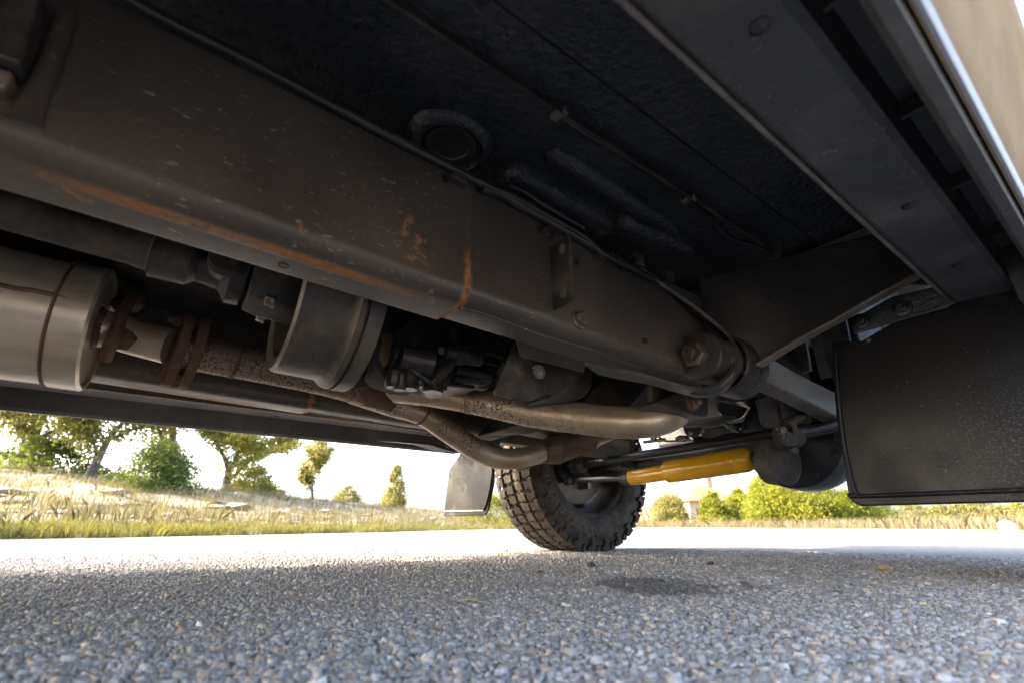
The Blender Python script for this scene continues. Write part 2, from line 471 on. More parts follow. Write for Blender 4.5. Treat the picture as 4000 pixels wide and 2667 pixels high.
# ================================================================== VEHICLE
def ZB(y): return .370 - .028 * y            # underside of the rails
def rail_loop(s, y, o=0.0, zb=None, h=.185, w=(.315, .40)):
    zb = ZB(y) if zb is None else zb
    x0, x1 = w[0] - o, w[1] + o; z0, z1 = zb - o, zb + h + o; r = .020; q = []
    for cx, cz, a0 in ((x1 - r, z1 - r, 0), (x0 + r, z1 - r, 90), (x0 + r, z0 + r, 180), (x1 - r, z0 + r, 270)):
        for k in range(6):
            a = R(a0 + 18 * k); q.append((s * (cx + r * math.cos(a)), y, cz + r * math.sin(a)))
    return q
RAILS = {}
for s in (1, -1):
    m = MB()
    ys = [(-1.7, None, .185), (-1.2, None, .185), (-.6, None, .185), (0, None, .185), (.45, None, .19), (.82, None, .19), (.95, .39, .17), (1.15, .52, .14), (1.5, .60, .12), (2.25, .50, .12)]
    m.loft([rail_loop(s, y, 0, zb, h) for y, zb, h in ys])
    rl = m.build('chassis_rail', 'rail_paint', VEH, 40); RAILS[s] = rl
    m = MB(); m.loft([rail_loop(s, y, .0035) for y in (-1.7, -1.2, -.6, 0, .262)])
    m.build('rail_sleeve', 'rail_paint', rl, 40)
    # weld bead along the lower fold ahead of the splice
    m = MB(); m.tube([(s * (.372 + .003 * math.sin(k)), .27 + k * .03, ZB(.27 + k * .03) + .0015) for k in range(13)], .0045, 8, 3)
    m.build('weld_bead', 'rail_paint', rl, 60)
    m = MB(); m.tube([(s * .4025, .262 + .0015 * math.sin(k * 2.1), ZB(.26) + .02 + k * .0155) for k in range(11)], .0028, 8, 2)
    m.build('weld_bead', 'rail_paint', rl, 60)
rail = RAILS[1]
XO = .4038
for px, py, r, mt, st in ((2130, 914, .0105, 'bolt_dark', 0), (2262, 1250, .0105, 'bolt_zinc', 0), (2336, 1003, .0095, 'bolt_dark', .004)):
    bolt(rail, at(px, py, 'X', .401), (1, 0, 0), r, .009, mt, 1.35, st)
def dark_hole_disc(parent, p, axis, r, mat='grimy_black', rim=None):  # proud dark disc, its colour giving the shade inside a hole
    a = Vector(axis).normalized(); m = MB()
    m.lathe(Vector(p) - a * .001, a, [(0, r * 1.12), (.0016, r * 1.1), (.0018, r), (.0005, r * .9)], 16)
    return m.build('dark_hole_disc', mat, parent, 50)
for px, py, r in ((1740, 698, .006), (2250, 1025, .005), (2422, 1045, .0045), (2520, 1330, .0055), (2394, 992, .004)):
    dark_hole_disc(rail, at(px, py, 'X', .4006 if py > 720 else .4041), (1, 0, 0), r)
dark_hole_disc(rail, at(1107, 1038, 'Z', ZB(.06) - .0036), (0, 0, -1), .0055)

# upright slotted tab on the rail
yb = at(2155, 1090, 'X', .400).y
xr = at(2231, 1050, 'Y', yb).x
z0 = at(2155, 1211, 'X', .40).z; z1 = at(2155, 965, 'X', .40).z
m = MB(); m.box((.398, yb, z0), (xr, yb + .005, z1)); tab = m.build('slotted_tab', 'dusty_black', rail, 35, .0015)
for px, py in ((2196, 973), (2201, 1143)):
    p = at(px, py, 'Y', yb); m = MB()
    m.lathe(p + Vector((0, .001, 0)), (0, -1, 0), [(0, .0065), (.002, .0063), (.0022, .0052)], 16, scale=(1.35, 1))
    m.build('slot', 'arm_steel', tab, 40)

# radius-arm bracket, bush and outrigger (both sides)
def side(s, v):
    v = Vector(v); return Vector((v.x * s, v.y, v.z))
lip_px = [(2282, 1417, .402), (2400, 1442, .405), (2500, 1460, .41), (2596, 1489, .42), (2691, 1514, .43), (2755, 1518, .44), (2806, 1498, .45), (2848, 1460, .46), (2876, 1409, .465), (2876, 1358, .465), (2844, 1307, .455), (2787, 1256, .44), (2710, 1196, .425), (2602, 1122, .412), (2500, 1046, .405)]
LIP = [at(x, y, 'X', X) for x, y, X in lip_px]
bc = at(2742, 1396, 'Y', .735)
for s in (1, -1):
    out = None
    m = MB()
    rear = [(.402, .80, .565), (.69, .905, .565), (.71, .912, .475), (.60, .872, .428), (.475, .826, .372), (.402, .80, .345)]
    m.prism([side(s, p) for p in rear], (0, .014, 0))
    out = m.build('outrigger', 'satin_black', VEH, 35, .003)
    m = MB(); low = [(.455, .80, .352), (.475, .815, .366), (.53, .836, .394), (.60, .862, .424), (.655, .882, .449), (.715, .902, .474)]
    m.loft([[side(s, p) for p in l] for l in bend_strip(low, (0, .022, 0), .005)])
    m.build('flange', 'arm_steel', out, 35, .0015)
    for px, py in ((3018, 1172), (3030, 1184)):
        p = at(px, py, 'Y', .855); dark_hole_disc(out, side(s, (p.x, .800 + (p.x - .402) * .365 - .0004, p.z)), (0, -1, 0), .008)
    m = MB(); m.loft([[side(s, p) for p in l] for l in bend_strip(LIP, (-.022, .05, 0), .007)])
    brk = m.build('radius_arm_bracket', 'chassis_black', VEH, 30, .001)
    m = MB(); m.tube([side(s, p + Vector((-.010, .022, 0))) for p in LIP[4:13]], .006, 10, 3)
    m.build('weld_bead', 'chassis_black', brk, 60)
    # pressed dish behind the lip
    m = MB(); m.lathe(side(s, (bc.x, .84, bc.z)), (0, -1, 0), [(-.02, .056), (.0, .056), (.03, .055), (.045, .054), (.047, .050), (.02, .048)], 40)
    m.build('dish', 'grimy_black', brk, 35)
    o = side(s, bc)
    m = MB(); m.lathe(o, (0, 1, 0), [(-.012, .041), (-.009, .0435), (.018, .044), (.020, .041), (.023, .039), (.036, .043), (.06, .043)], 44)
    bush = m.build('bush', 'dark_cast', VEH, 30)
    m = MB(); m.lathe(o + Vector((0, -.012, 0)), (0, -1, 0), [(0, .0225), (.017, .0225), (.0195, .0195)], 6, a0=.4)
    m.build('nut', 'bolt_rusty', bush, 30)
    m = MB(); m.lathe(o + Vector((0, -.012, 0)), (0, -1, 0), [(0, .0135), (.024, .0135), (.0245, .0122), (.028, .0135), (.0285, .0122), (.032, .0135), (.034, .011), (.0342, .005), (.030, .0035)], 24)
    m.build('stud', 'bolt_dark', bush, 30)
    # radius arm
    a = Vector((s * .438, .86, .382)); b2 = Vector((s * .385, 1.47, .372))
    m = MB(); loops = []
    for t, h, w in ((0, .027, .02), (.08, .029, .022), (.3, .029, .022), (.55, .032, .022), (.85, .04, .02), (1, .04, .02)):
        p = a.lerp(b2, t)
        loops.append([p + Vector((-w, 0, -h)), p + Vector((w, 0, -h)), p + Vector((w, 0, h)), p + Vector((-w, 0, h))])
    m.loft(loops); ra = m.build('radius_arm', 'arm_steel', VEH, 35, .006, 3)
    m = MB(); m.box((min(s * .36, s * .43), 1.40, .30), (max(s * .36, s * .43), 1.62, .345)); m.build('arm_fork', 'dark_cast', ra, 35, .006)
    # body gussets running out to the sill, shock tower, inner wing
    m = MB(); m.prism([side(s, p) for p in ((.52, .93, .60), (.735, .93, .60), (.735, .955, .455), (.66, .95, .49))], (0, .05, 0)); m.build('body_gusset', 'floor_paint', VEH, 35, .003)
    m = MB(); m.prism([side(s, p) for p in ((.38, 1.36, .46), (.50, 1.36, .46), (.50, 1.36, .80), (.38, 1.36, .80))], (0, .006, 0)); m.box((min(s * .5, s * .506), 1.30, .40), (max(s * .5, s * .506), 1.5, .8))
    m.build('shock_tower', 'dark_cast', VEH, 35, .002)
    m = MB(); m.prism([side(s, p) for p in ((.455, 1.05, .40), (.475, 1.05, .40), (.49, 1.05, .62), (.45, 1.05, .62))], (0, .01, 0)); m.prism([side(s, p) for p in ((.50, 1.08, .37), (.545, 1.08, .40), (.56, 1.08, .62), (.50, 1.08, .62))], (0, .008, 0))
    m.build('inner_wing_strut', 'dark_cast', VEH, 35, .002)
    for p in ((.515, 1.079, .44), (.53, 1.079, .425)): dark_hole_disc(VEH.children[-1], side(s, p), (0, -1, 0), .003)

# floor pans with pressed folds
m = MB()
prof = [(-.73, .60), (-.60, .605), (-.58, .615), (-.53, .615), (-.525, .60), (-.39, .625), (-.30, .64), (-.2, .70), (.2, .70), (.30, .64), (.39, .625), (.47, .606), (.525, .60), (.532, .612), (.578, .612), (.588, .600), (.73, .600)]
m.loft([[(x, y, z) for x, z in prof] + [(.73, y, .75), (-.73, y, .75)] for y in (-1.7, 1.02)])
floor = m.build('floor_pan', 'underseal', VEH, 25)
m = MB(); seam = [(.529, -1.5 + k * .1 if k < 12 else -.3 + (k - 12) * .05, .600 + .001 * math.sin(k * 1.7)) for k in range(37)]
m.loft(bend_strip(seam, (0, 0, -.012), .004)); m.build('seam_flange', 'chassis_black', floor, 30)
g = at(1765, 575, 'Z', .612)
m = MB(); m.lathe(g + Vector((0, 0, .012)), (0, 0, -1), [(0, .062), (.010, .058), (.016, .050), (.017, .044), (.008, .040), (.006, .0)], 36, scale=(1, 1.05))
gm = m.build('grommet_collar', 'underseal', floor, 60)
m = MB(); m.lathe(g + Vector((.004, -.004, .006)), (0, 0, -1), [(0, .038), (.009, .036), (.010, .028), (.007, .026), (.006, 0)], 30); m.build('rubber_grommet', 'grimy_black', floor, 40)
# pressed swages in the floor
def swage(px, zc, rot, L, Wd, D, name='swage'):
    c = at(px[0], px[1], 'Z', zc); m = MB(); loops = []
    for k, (f, e) in enumerate(((1, 0), (.97, .4), (.86, .8), (.7, 1))):
        q = []
        for i in range(28):
            a = 2 * math.pi * i / 28; ca, sa = math.cos(a), math.sin(a)
            x = math.copysign(abs(ca) ** .35, ca) * Wd * (1 - (1 - f) * 1.0); y = math.copysign(abs(sa) ** .35, sa) * (L - Wd * (1 - f))
            q.append((c.x + x * math.cos(rot) - y * math.sin(rot), c.y + x * math.sin(rot) + y * math.cos(rot), zc + .02 - e * (D + .02)))
        loops.append(q)
    m.loft(loops); return m.build(name, 'underseal', floor, 60)
swage((2190, 790), .618, R(2), .125, .035, .020)
swage((2420, 770), .606, R(3), .16, .022, .008)
swage((2560, 930), .606, R(-4), .10, .03, .016)
for px, py in ((1850, 105), (2540, 548), (2800, 545), (2880, 830)):
    p = at(px, py, 'Z', .611); dark_hole_disc(floor, (p.x, p.y, .6118), (0, 0, -1), .0055)
for k, (px, py) in enumerate(((2185, 443), (2690, 778))):
    p = at(px, py, 'Z', .588); m = MB(); m.box((p.x - .012, p.y - .006, p.z - .003), (p.x + .002, p.y + .006, p.z + .004)); m.box((p.x + .003, p.y + .002, p.z - .004), (p.x + .010, p.y + .008, p.z + .006))
    m.build('pipe_clip', 'arm_steel', floor, 35, .001)
m = MB(); m.tube([at(x, y, 'Z', .59) for x, y in ((2170, 440), (2290, 525), (2420, 600), (2560, 690), (2690, 790))], .0032, 10, 5); m.build('brake_pipe', 'satin_black', floor, 60)
m = MB(); m.tube([at(x, y, 'Z', .585) for x, y in ((2690, 785), (2760, 850), (2830, 915), (2880, 945), (2950, 960), (3050, 1005))], .0045, 10, 5); m.build('cable', 'satin_black', floor, 60)
m = MB(); m.prism([at(x, y, 'Y', .86) for x, y in ((2990, 1005), (3050, 1012), (3055, 930), (3030, 915))], (0, .006, 0)); m.build('cable_tab', 'floor_paint', floor, 30, .001)
# lines on top of the rail
m = MB(); m.tube([at(x, y, 'X', .412) for x, y in ((300, -120), (640, 75), (1000, 255), (1500, 520), (1880, 715), (1990, 762), (2120, 835), (2280, 925), (2345, 985), (2430, 1030), (2560, 1095))], .0062, 12, 5); m.build('fuel_line', 'satin_black', rail, 60)
m = MB(); m.tube([at(x, y, 'X', .400) for x, y in ((1900, 735), (1960, 728), (2030, 742), (2120, 800), (2230, 865), (2275, 890), (2285, 915), (2270, 950))], .0062, 12, 5); m.build('fuel_line', 'satin_black', rail, 60)
m = MB(); m.tube([at(x, y, 'X', .408) for x, y in ((1880, 735), (1960, 760), (2090, 835), (2270, 935), (2340, 985))], .008, 12, 5); m.build('fuel_line', 'satin_black', rail, 60)
m = MB(); m.prism([at(x, y, 'X', .405) for x, y in ((1925, 762), (2045, 835), (2045, 805), (1925, 735))], (.004, 0, 0)); m.build('line_bracket', 'satin_black', rail, 35, .001)
for px, py in ((1790, 690), (2490, 1020), (2610, 1085)):
    p = at(px, py, 'X', .41); m = MB(); m.box((p.x - .012, p.y - .012, p.z - .01), (p.x + .006, p.y + .012, p.z + .012)); m.build('pipe_clip', 'dusty_black', rail, 35, .002)
# far left: hanger bracket on the rail, top left of the picture
m = MB(); m.prism([at(x, y, 'X', .43) for x, y in ((-300, -200), (170, -60), (80, 250), (-300, 120))], (-.028, 0, 0)); m.build('mount_plate', 'dusty_black', rail, 35, .004)
m = MB(); m.prism([at(x, y, 'X', .42) for x, y in ((-200, 200), (55, 280), (20, 345), (-200, 300))], (-.018, 0, 0)); m.build('mount_plate', 'exhaust_old', rail, 35, .003)
m = MB(); m.tube([at(x, y, 'X', .4035) for x, y in ((260, 60), (200, 240), (130, 400), (95, 480))], [.007, .008, .009, .012], 10, 4); m.build('weld_bead', 'rail_paint', rail, 60)

# sills and doors
def sill(s):
    prof = [(.728, .62), (.726, .455), (.729, .432), (.737, .426), (.793, .4215), (.800, .425), (.8015, .452), (.806, .468), (.822, .470), (.826, .460), (.8275, .378), (.832, .370), (.8405, .3695), (.8425, .373), (.8435, .40), (.842, .50), (.842, .62)]
    return prof
for s in (1, -1):
    m = MB(); pr = sill(s)
    ys = [-1.0, -.7, -.4, 0, .4, .8, .95]
    loops = [[(s * x, y, z) for x, z in pr] for y in ys]
    # the front end is cut back in a curve towards the outside
    loops.append([(s * x, 1.03 - .085 * max(0, (x - .735) / .1) ** .7, z) for x, z in pr])
    m.loft(loops); sl_ = m.build('sill', 'sill_black', VEH, 28)
    m = MB(); m.tube([(s * .7285, y, .4285) for y in (-1, -.5, 0, .5, 1.02)], .0028, 8, 1); m.build('sill_edge', 'arm_steel', sl_, 60)
    for k in range(12):
        y = -1.0 + k * .165
        m = MB(); m.box((min(s * .8025, s * .8255), y, .452), (max(s * .8025, s * .8255), y + .004, .4705)); m.build('sill_stay', 'sill_black', sl_, 30)
    m = MB(); m.box((min(s * .8020, s * .8270), .90, .388), (max(s * .8020, s * .8270), .935, .4705)); m.build('sill_stay', 'sill_black', sl_, 30)  # taller block added in the trough end to close a bright gap
    for x, y in ((.772, .595), (.768, .80), (.776, .27)):
        dark_hole_disc(sl_, (s * x, y, .4231 - (x - .766) * .08), (0, 0, -1), .0065)
    # door and wing skins (closed panels, beige paint)
    dp_ = [(.8445, .374), (.850, .374), (.8545, .380), (.860, .400), (.874, .45), (.890, .52), (.900, .58), (.905, .65), (.905, .80), (.890, 1.0), (.885, 1.12), (.865, 1.12), (.87, .9), (.87, .6), (.85, .5), (.8446, .42)]
    m = MB(); m.loft([[(s * x, y, z) for x, z in dp_] for y in (-1.0, -.5, 0, .5, .90)])
    dr = m.build('door', 'beige_paint', VEH, 50)
    m = MB(); m.loft([[(s * x, y, z) for x, z in ((.8462, .3735), (.8488, .3728), (.8515, .3755), (.8522, .380), (.850, .378))] for y in (-1.0, 0, .90)]); m.build('door_lip', 'lip_sky_sheen', dr, 60)  # strip added along the door edge to carry the painted sky reflection
    m = MB(); m.loft([[(s * x, y, z) for x, z in ((.885, 1.12), (.70, 1.85), (.685, 1.85), (.865, 1.12))] for y in (-1.75, .45)]); m.build('window', 'window_glass', VEH, 30)
    m = MB(); m.loft([[(s * x, y, z) for x, z in ((.905, .85), (.89, 1.05), (.80, 1.10), (.78, 1.08), (.86, 1.03), (.88, .85))] for y in (1.0, 2.3)]); m.build('front_wing', 'beige_paint', VEH, 40)
    m = MB(); m.loft([[(s * x, y, z) for x, z in ((.90, .60), (.90, 1.12), (.87, 1.12), (.87, .60))] for y in (-1.8, -1.0)]); m.build('rear_wing', 'beige_paint', VEH, 40)
    # inner wheel-arch wall
    m = MB(); m.box((min(s * .48, s * .50), 1.03, .62), (max(s * .48, s * .50), 2.2, 1.0)); m.build('inner_wing', 'floor_paint', VEH, 30)
m = MB(); m.loft([[(x, y, z) for x, z in ((-.70, 1.85), (0, 1.92), (.70, 1.85), (.70, 1.83), (0, 1.9), (-.70, 1.83))] for y in (-1.8, .3)]); m.build('roof', 'beige_paint', VEH, 40)
m = MB(); m.loft([[(x, y, z) for x, z in ((-.86, 1.09), (0, 1.15), (.86, 1.09), (.86, 1.07), (0, 1.13), (-.86, 1.07))] for y in (.6, 2.3)]); m.build('bonnet', 'beige_paint', VEH, 40)
m = MB(); m.loft([[(x, .3, 1.85), (x, .75, 1.12), (x, .74, 1.12), (x, .29, 1.85)] for x in (-.7, .7)]); m.build('windscreen', 'window_glass', VEH, 30)
m = MB(); m.box((-.87, -1.84, .62), (.87, -1.80, 1.85)); m.build('tailgate', 'beige_paint', VEH, 30)
m = MB(); m.box((-.85, 2.27, .66), (.85, 2.31, 1.07)); m.build('grille_panel', 'satin_black', VEH, 30)
m = MB(); m.box((-.88, 2.33, .52), (.88, 2.45, .68)); m.build('front_bumper', 'satin_black', VEH, 30, .02)
m = MB(); m.box((-.50, 2.16, .40), (.50, 2.2, 1.0)); m.build('radiator', 'grimy_black', VEH, 30)
m = MB(); m.box((-.30, 1.80, .42), (.30, 2.16, .45)); m.build('radiator_tray', 'satin_black', VEH, 30)
m = MB(); m.box((-.73, 1.0, .58), (.73, 1.03, 1.1)); m.build('bulkhead', 'floor_paint', VEH, 30)

# mud flaps
def mudflap(s, mat):
    rt = None
    if s > 0:
        pl = [at(x, y, 'Y', .955) for x, y in ((3249, 1333), (3252, 1440), (3265, 1620), (3285, 1760), (3307, 1900), (3316, 1940), (3332, 1963), (3365, 1975))]
        out = [(p.x, p.z) for p in pl] + [(.90, pl[-1].z - .001), (.915, pl[-1].z + .01), (.915, .45), (.745, .455), (.60, .405)]
    else:
        q = [at(x, y, 'Y', .955) for x, y in ((1925, 1795), (1928, 1880), (1905, 1990), (1893, 2010), (1880, 2012), (1735, 2015), (1734, 2000), (1750, 1850), (1757, 1825), (1795, 1775), (1800, 1700), (1900, 1690))]
        out = [(p.x, p.z) for p in q]
    m = MB(); m.prism([(x, .955, z) for x, z in out], (0, .008, 0))
    f = m.build('mud_flap', mat, VEH, 35, .003, 3)
    # raised rim inside the border
    cx = sum(x for x, z in out) / len(out); cz = sum(z for x, z in out) / len(out)
    if s > 0:
        rp = [at(x, y, 'Y', .953) for x, y in ((3262, 1385), (3264, 1420), (3278, 1600), (3300, 1760), (3330, 1890), (3348, 1925), (3390, 1935))] + [Vector((.89, .953, at(3390, 1935, 'Y', .953).z))]
        m = MB(); m.tube(rp, .0035, 8, 4); m.build('rim', mat, f, 60)
        m = MB(); m.prism([at(x, y, 'Y', .945) for x, y in ((3335, 1304), (3320, 1250), (3480, 1160), (3690, 1110), (3740, 1180), (3699, 1202))], (0, .006, 0)); st_ = m.build('clamp_strip', 'floor_paint', f, 35, .002)
        for px, py in ((3361, 1256), (3524, 1205)):
            p = at(px, py, 'Y', .944); m = MB(); m.lathe(p, (0, -1, 0), [(-.002, .0145), (.002, .014), (.003, .009), (.008, .0085), (.010, .005), (.013, .0045)], 20); m.build('bolt', 'satin_black', f, 35)
        m = MB(); m.lathe(at(3395, 1330, 'Y', .953), (0, -1, 0), [(0, .0035), (.002, .003)], 10); m.build('rivet', 'bolt_zinc', f, 35)
    else:
        rp = [at(x, y, 'Y', .953) for x, y in ((1737, 1995), (1888, 1992))]
        m = MB(); m.tube(rp, .0022, 8, 1); m.build('rim', 'tag_white', f, 60)
        rp = [at(x, y, 'Y', .953) for x, y in ((1890, 1990), (1905, 1950), (1922, 1860), (1924, 1800))]
        m = MB(); m.tube(rp, .004, 8, 4); m.build('rim', mat, f, 60)
    return f
mudflap(1, 'flap_black')
tag(mudflap(-1, 'flap_muddy'), 'mud-stained flap behind the far front wheel')

# ------------------------------------------------------------------ exhaust
MC = Vector((-.165, 0, .412))
def oval(y, a, b, n=48, zc=MC.z):
    return [(MC.x + a * math.cos(q), y, zc + b * math.sin(q)) for q in [2 * math.pi * i / n for i in range(n)]]
m = MB(); m.loft([oval(-1.0, .118, .098), oval(-.6, .12, .1), oval(-.165, .12, .10)]); muf = m.build('muffler', 'muffler_steel', VEH, 40)
m = MB(); m.loft([oval(-.175, .123, .103), oval(-.135, .124, .104), oval(-.131, .120, .100), oval(-.132, .116, .096), oval(-.137, .113, .093), oval(-.139, .108, .088), oval(-.138, .03, .03)], caps=True); m.build('end_cap', 'muffler_steel', muf, 35)
m = MB(); m.tube([(MC.x + .1192, y, MC.z + .004 + .0015 * math.sin(y * 90)) for y in [-1 + .02 * k for k in range(43)]], .004, 8, 1); m.build('seam', 'rust_brown', muf, 60)
m = MB(); m.tube(oval(-.176, .123, .103, 60) + [oval(-.176, .123, .103, 60)[0]], .0025, 8, 1); m.build('weld_ring', 'rust_brown', muf, 60)
P0 = dp(370, 1278, .81); P1 = dp(470, 1300, .84)
pa = dp(520, 1318, .855); pb = dp(640, 1350, .87); fl = dp(664, 1352, .872)
yd = Vector((0, 1, 0)); fd = (dp(1000, 1425, .97) - dp(690, 1362, .875)).normalized()
m = MB(); m.tube([P0 - yd * .03, P0, P1, pa, fl], [.033, .033, .032, .031, .034], 28, 5); op = m.build('outlet_pipe', 'muffler_steel', VEH, 40)
m = MB(); m.lathe(P0 + Vector((0, -.016, .0)), (P1 - P0), [(0, .039), (.004, .0405), (.018, .0385), (.024, .034)], 30); m.build('collar', 'rust_brown', op, 40)
# rod hanger crossing the pipe
hp = [dp(x, y, d) for x, y, d in ((412, 1398, .80), (425, 1360, .79), (455, 1290, .80), (480, 1225, .82), (510, 1175, .84), (535, 1160, .86))]
m = MB(); m.tube(hp, [.010, .0105, .0095, .009, .009, .009], 14, 4); m.build('hanger_rod', 'rust_brown', op, 60)
m = MB(); m.lathe(dp(540, 1165, .90), Vector((.5, -.8, -.25)), [(0, .026), (.004, .030), (.03, .031), (.034, .027), (.034, .012), (.01, .01)], 30); m.build('hanger_rubber', 'grimy_black', op, 40)
m = MB(); m.ico(dp(480, 1325, .84) + Vector((.018, .0, -.004)), (.022, .026, .026), .15); m.build('weld_patch', 'rust_brown', op, 70)
# clamp flanges
for k, (px, py, d) in enumerate(((672, 1362, .872), (735, 1373, .890))):
    c = dp(px, py, d); m = MB(); q = []
    e2 = Vector((0, 0, 1)); e1 = fd.cross(e2).normalized()
    for i in range(40):
        a = 2 * math.pi * i / 40
        ca_, sa_ = math.cos(a), math.sin(a)
        u_ = .068 * math.copysign(abs(ca_) ** .6, ca_); v_ = .043 * math.copysign(abs(sa_) ** .8, sa_) * (1 - .35 * abs(ca_))
        q.append(c + e2 * (u_ * .97) + e1 * (v_ + u_ * .25))
    m.prism(q, fd * .017); m.build('flange', 'rust_brown', op, 30, .0015)
for sg in (1, -1):
    c = dp(676, 1362, .872) + (e2 * -.050 + e1 * -.0125) * sg
    m = MB(); m.lathe(c - fd * .022, fd, [(0, .006), (.01, .006), (.011, .010), (.022, .010), (.046, .010), (.058, .009)], 6); m.build('bolt', 'rust_brown', op, 30)
bp = [dp(x, y, d) for x, y, d in ((705, 1368, .88), (860, 1398, .93), (1040, 1434, .985), (1250, 1480, 1.05), (1400, 1518, 1.11), (1480, 1535, 1.15))]
m = MB(); m.tube(bp, [.034, .034, .034, .034, .036, .040], 30, 5); m.build('exhaust_pipe', 'exhaust_old', VEH, 40)
mp = [dp(x, y, d) for x, y, d in ((1420, 1500, 1.12), (1514, 1518, 1.13), (1680, 1535, 1.12), (1850, 1562, 1.09), (2074, 1608, 1.03), (2260, 1632, .985), (2420, 1648, .955), (2540, 1643, .955), (2620, 1618, .985), (2665, 1575, 1.04), (2680, 1520, 1.12))]
m = MB(); m.tube(mp, [.032, .032, .032, .0325, .0325, .033, .033, .033, .033, .032, .031], 32, 6); mainp = m.build('exhaust_pipe', 'exhaust_steel', VEH, 40)
bq = [dp(x, y, d) for x, y, d in ((1380, 1528, 1.13), (1540, 1582, 1.165), (1650, 1618, 1.19), (1760, 1690, 1.23), (1860, 1755, 1.28), (1950, 1788, 1.31), (2030, 1788, 1.34), (2100, 1772, 1.37), (2140, 1765, 1.385))]
m = MB(); m.tube(bq, [.030, .029, .0275, .029, .030, .030, .029, .028, .027], 28, 6); m.build('exhaust_pipe', 'exhaust_steel', VEH, 40)
m = MB(); m.ico(dp(1480, 1548, 1.12), (.040, .06, .036), .10); m.build('weld_patch', 'rust_brown', mainp, 70)
def pipe_mark():
    cu = bpy.data.curves.new('mark', 'FONT'); cu.body = 'IY-006'; cu.size = 1.0; cu.extrude = .01
    ob = bpy.data.objects.new('mark_tmp', cu); COL.objects.link(ob); bpy.context.view_layer.update()
    me = bpy.data.meshes.new_from_object(ob.evaluated_get(bpy.context.evaluated_depsgraph_get()))
    bpy.data.objects.remove(ob); bpy.data.curves.remove(cu)
    a, b2 = dp(1624, 1556, 1.085), dp(1690, 1566, 1.08); u = b2 - a; w = max(v.co.x for v in me.vertices)
    n_ = (CAM - a).normalized(); up = n_.cross(u.normalized())
    for v in me.vertices: v.co = a + u * (v.co.x / w) + up * (v.co.y / w * u.length) + n_ * v.co.z * .02
    me.materials.append(MATS['muffler_steel']); o = bpy.data.objects.new('paint_mark', me); COL.objects.link(o); o.parent = mainp
pipe_mark()
def ring(path, t, r, parent, mat='rust_brown', w=.004):
    k = min(int(t), len(path) - 2); f = t - k; p = path[k].lerp(path[k + 1], f); a = (path[k + 1] - path[k]).normalized()
    mm = MB(); mm.lathe(p - a * w, a, [(0, r * .96), (w * .5, r * 1.05), (w * 1.2, r * 1.075), (w * 1.8, r * 1.03), (w * 2.2, r * .96)], 30, False); mm.build('weld_ring', mat, parent, 60)
ring(mp, 2.9, .0325, mainp, 'exhaust_steel', .002); ring(mp, 7.6, .033, mainp); ring(bp, 1.3, .034, mainp); ring(bp, 4.3, .0365, mainp)
brp = [o for o in VEH.children if o.name.startswith('exhaust_pipe')][-1]
ring(bq, 2.0, .0275, brp); ring(bq, 7.6, .028, brp)
c0, c1 = dp(2095, 1778, 1.37), dp(2335, 1697, 1.50); ax = c1 - c0; L = ax.length
m = MB(); m.lathe(c0, ax, [(0, .026), (L * .08, .030), (L * .22, .041), (L * .27, .0435), (L * .285, .0455), (L * .30, .0435), (L * .80, .0435), (L * .815, .046), (L * .84, .0435), (L * .93, .034), (L * 1.5, .027)], 36)
m.build('catalytic_converter', 'cat_brown', VEH, 35)

# ------------------------------------------------------------------ driveline
DX = .10
m = MB(); m.lathe((DX, .108, .447), (0, 1, 0), [(.004, .104), (0, .112), (-.001, .122), (.003, .127), (.068, .1285), (.074, .132), (.080, .1385), (.088, .140), (.0885, .134), (.093, .134), (.0935, .1405), (.116, .1405), (.118, .136), (.118, .05)], 64, False)
drum = m.build('brake_drum', 'drum_iron', VEH, 30)
m = MB(); m.lathe((DX, .108, .447), (0, 1, 0), [(.004, .104), (.055, .100), (.058, .03)], 64, False); m.build('drum_face', 'dark_cast', drum, 35)
m = MB(); m.lathe((DX, .05, .449), (0, 1, 0), [(0, .045), (.018, .050), (.055, .052), (.075, .052)], 6, True, a0=.3); m.build('prop_flange', 'dark_cast', VEH, 30, .004)
for a in range(4):
    q = R(45 + 90 * a); bolt(drum, (DX + .05 * math.cos(q), .085, .447 + .05 * math.sin(q)), (0, -1, 0), .009, .009, 'bolt_zinc', 1.1)
p1 = Vector((DX, .045, .452)); p2 = Vector((DX - .02, -.9, .50))
pd = (p2 - p1).normalized()
m = MB(); m.lathe(p1, pd, [(0, .042), (.018, .044), (.03, .026), (.06, .024), (.07, .033), (.115, .035), (.118, .028), (.14, .026), (.30, .026), (.31, .030), (.40, .030), (.41, .036), (.62, .037), (1.2, .037)], 30); prop = m.build('propeller_shaft', 'dusty_black', VEH, 35)
m = MB(); m.lathe(p1 + pd * .03 + Vector((.02, 0, 0)), (1, 0, -.1), [(0, .022), (.022, .022), (.024, .018), (.024, .010), (.02, .009)], 24); m.build('joint_cap', 'dark_cast', prop, 30)
m = MB(); m.lathe(p1 + pd * .035 + Vector((-.05, 0, .01)), (1, 0, -.1), [(0, .018), (.10, .018)], 20); m.build('joint_cross', 'dark_cast', prop, 30)
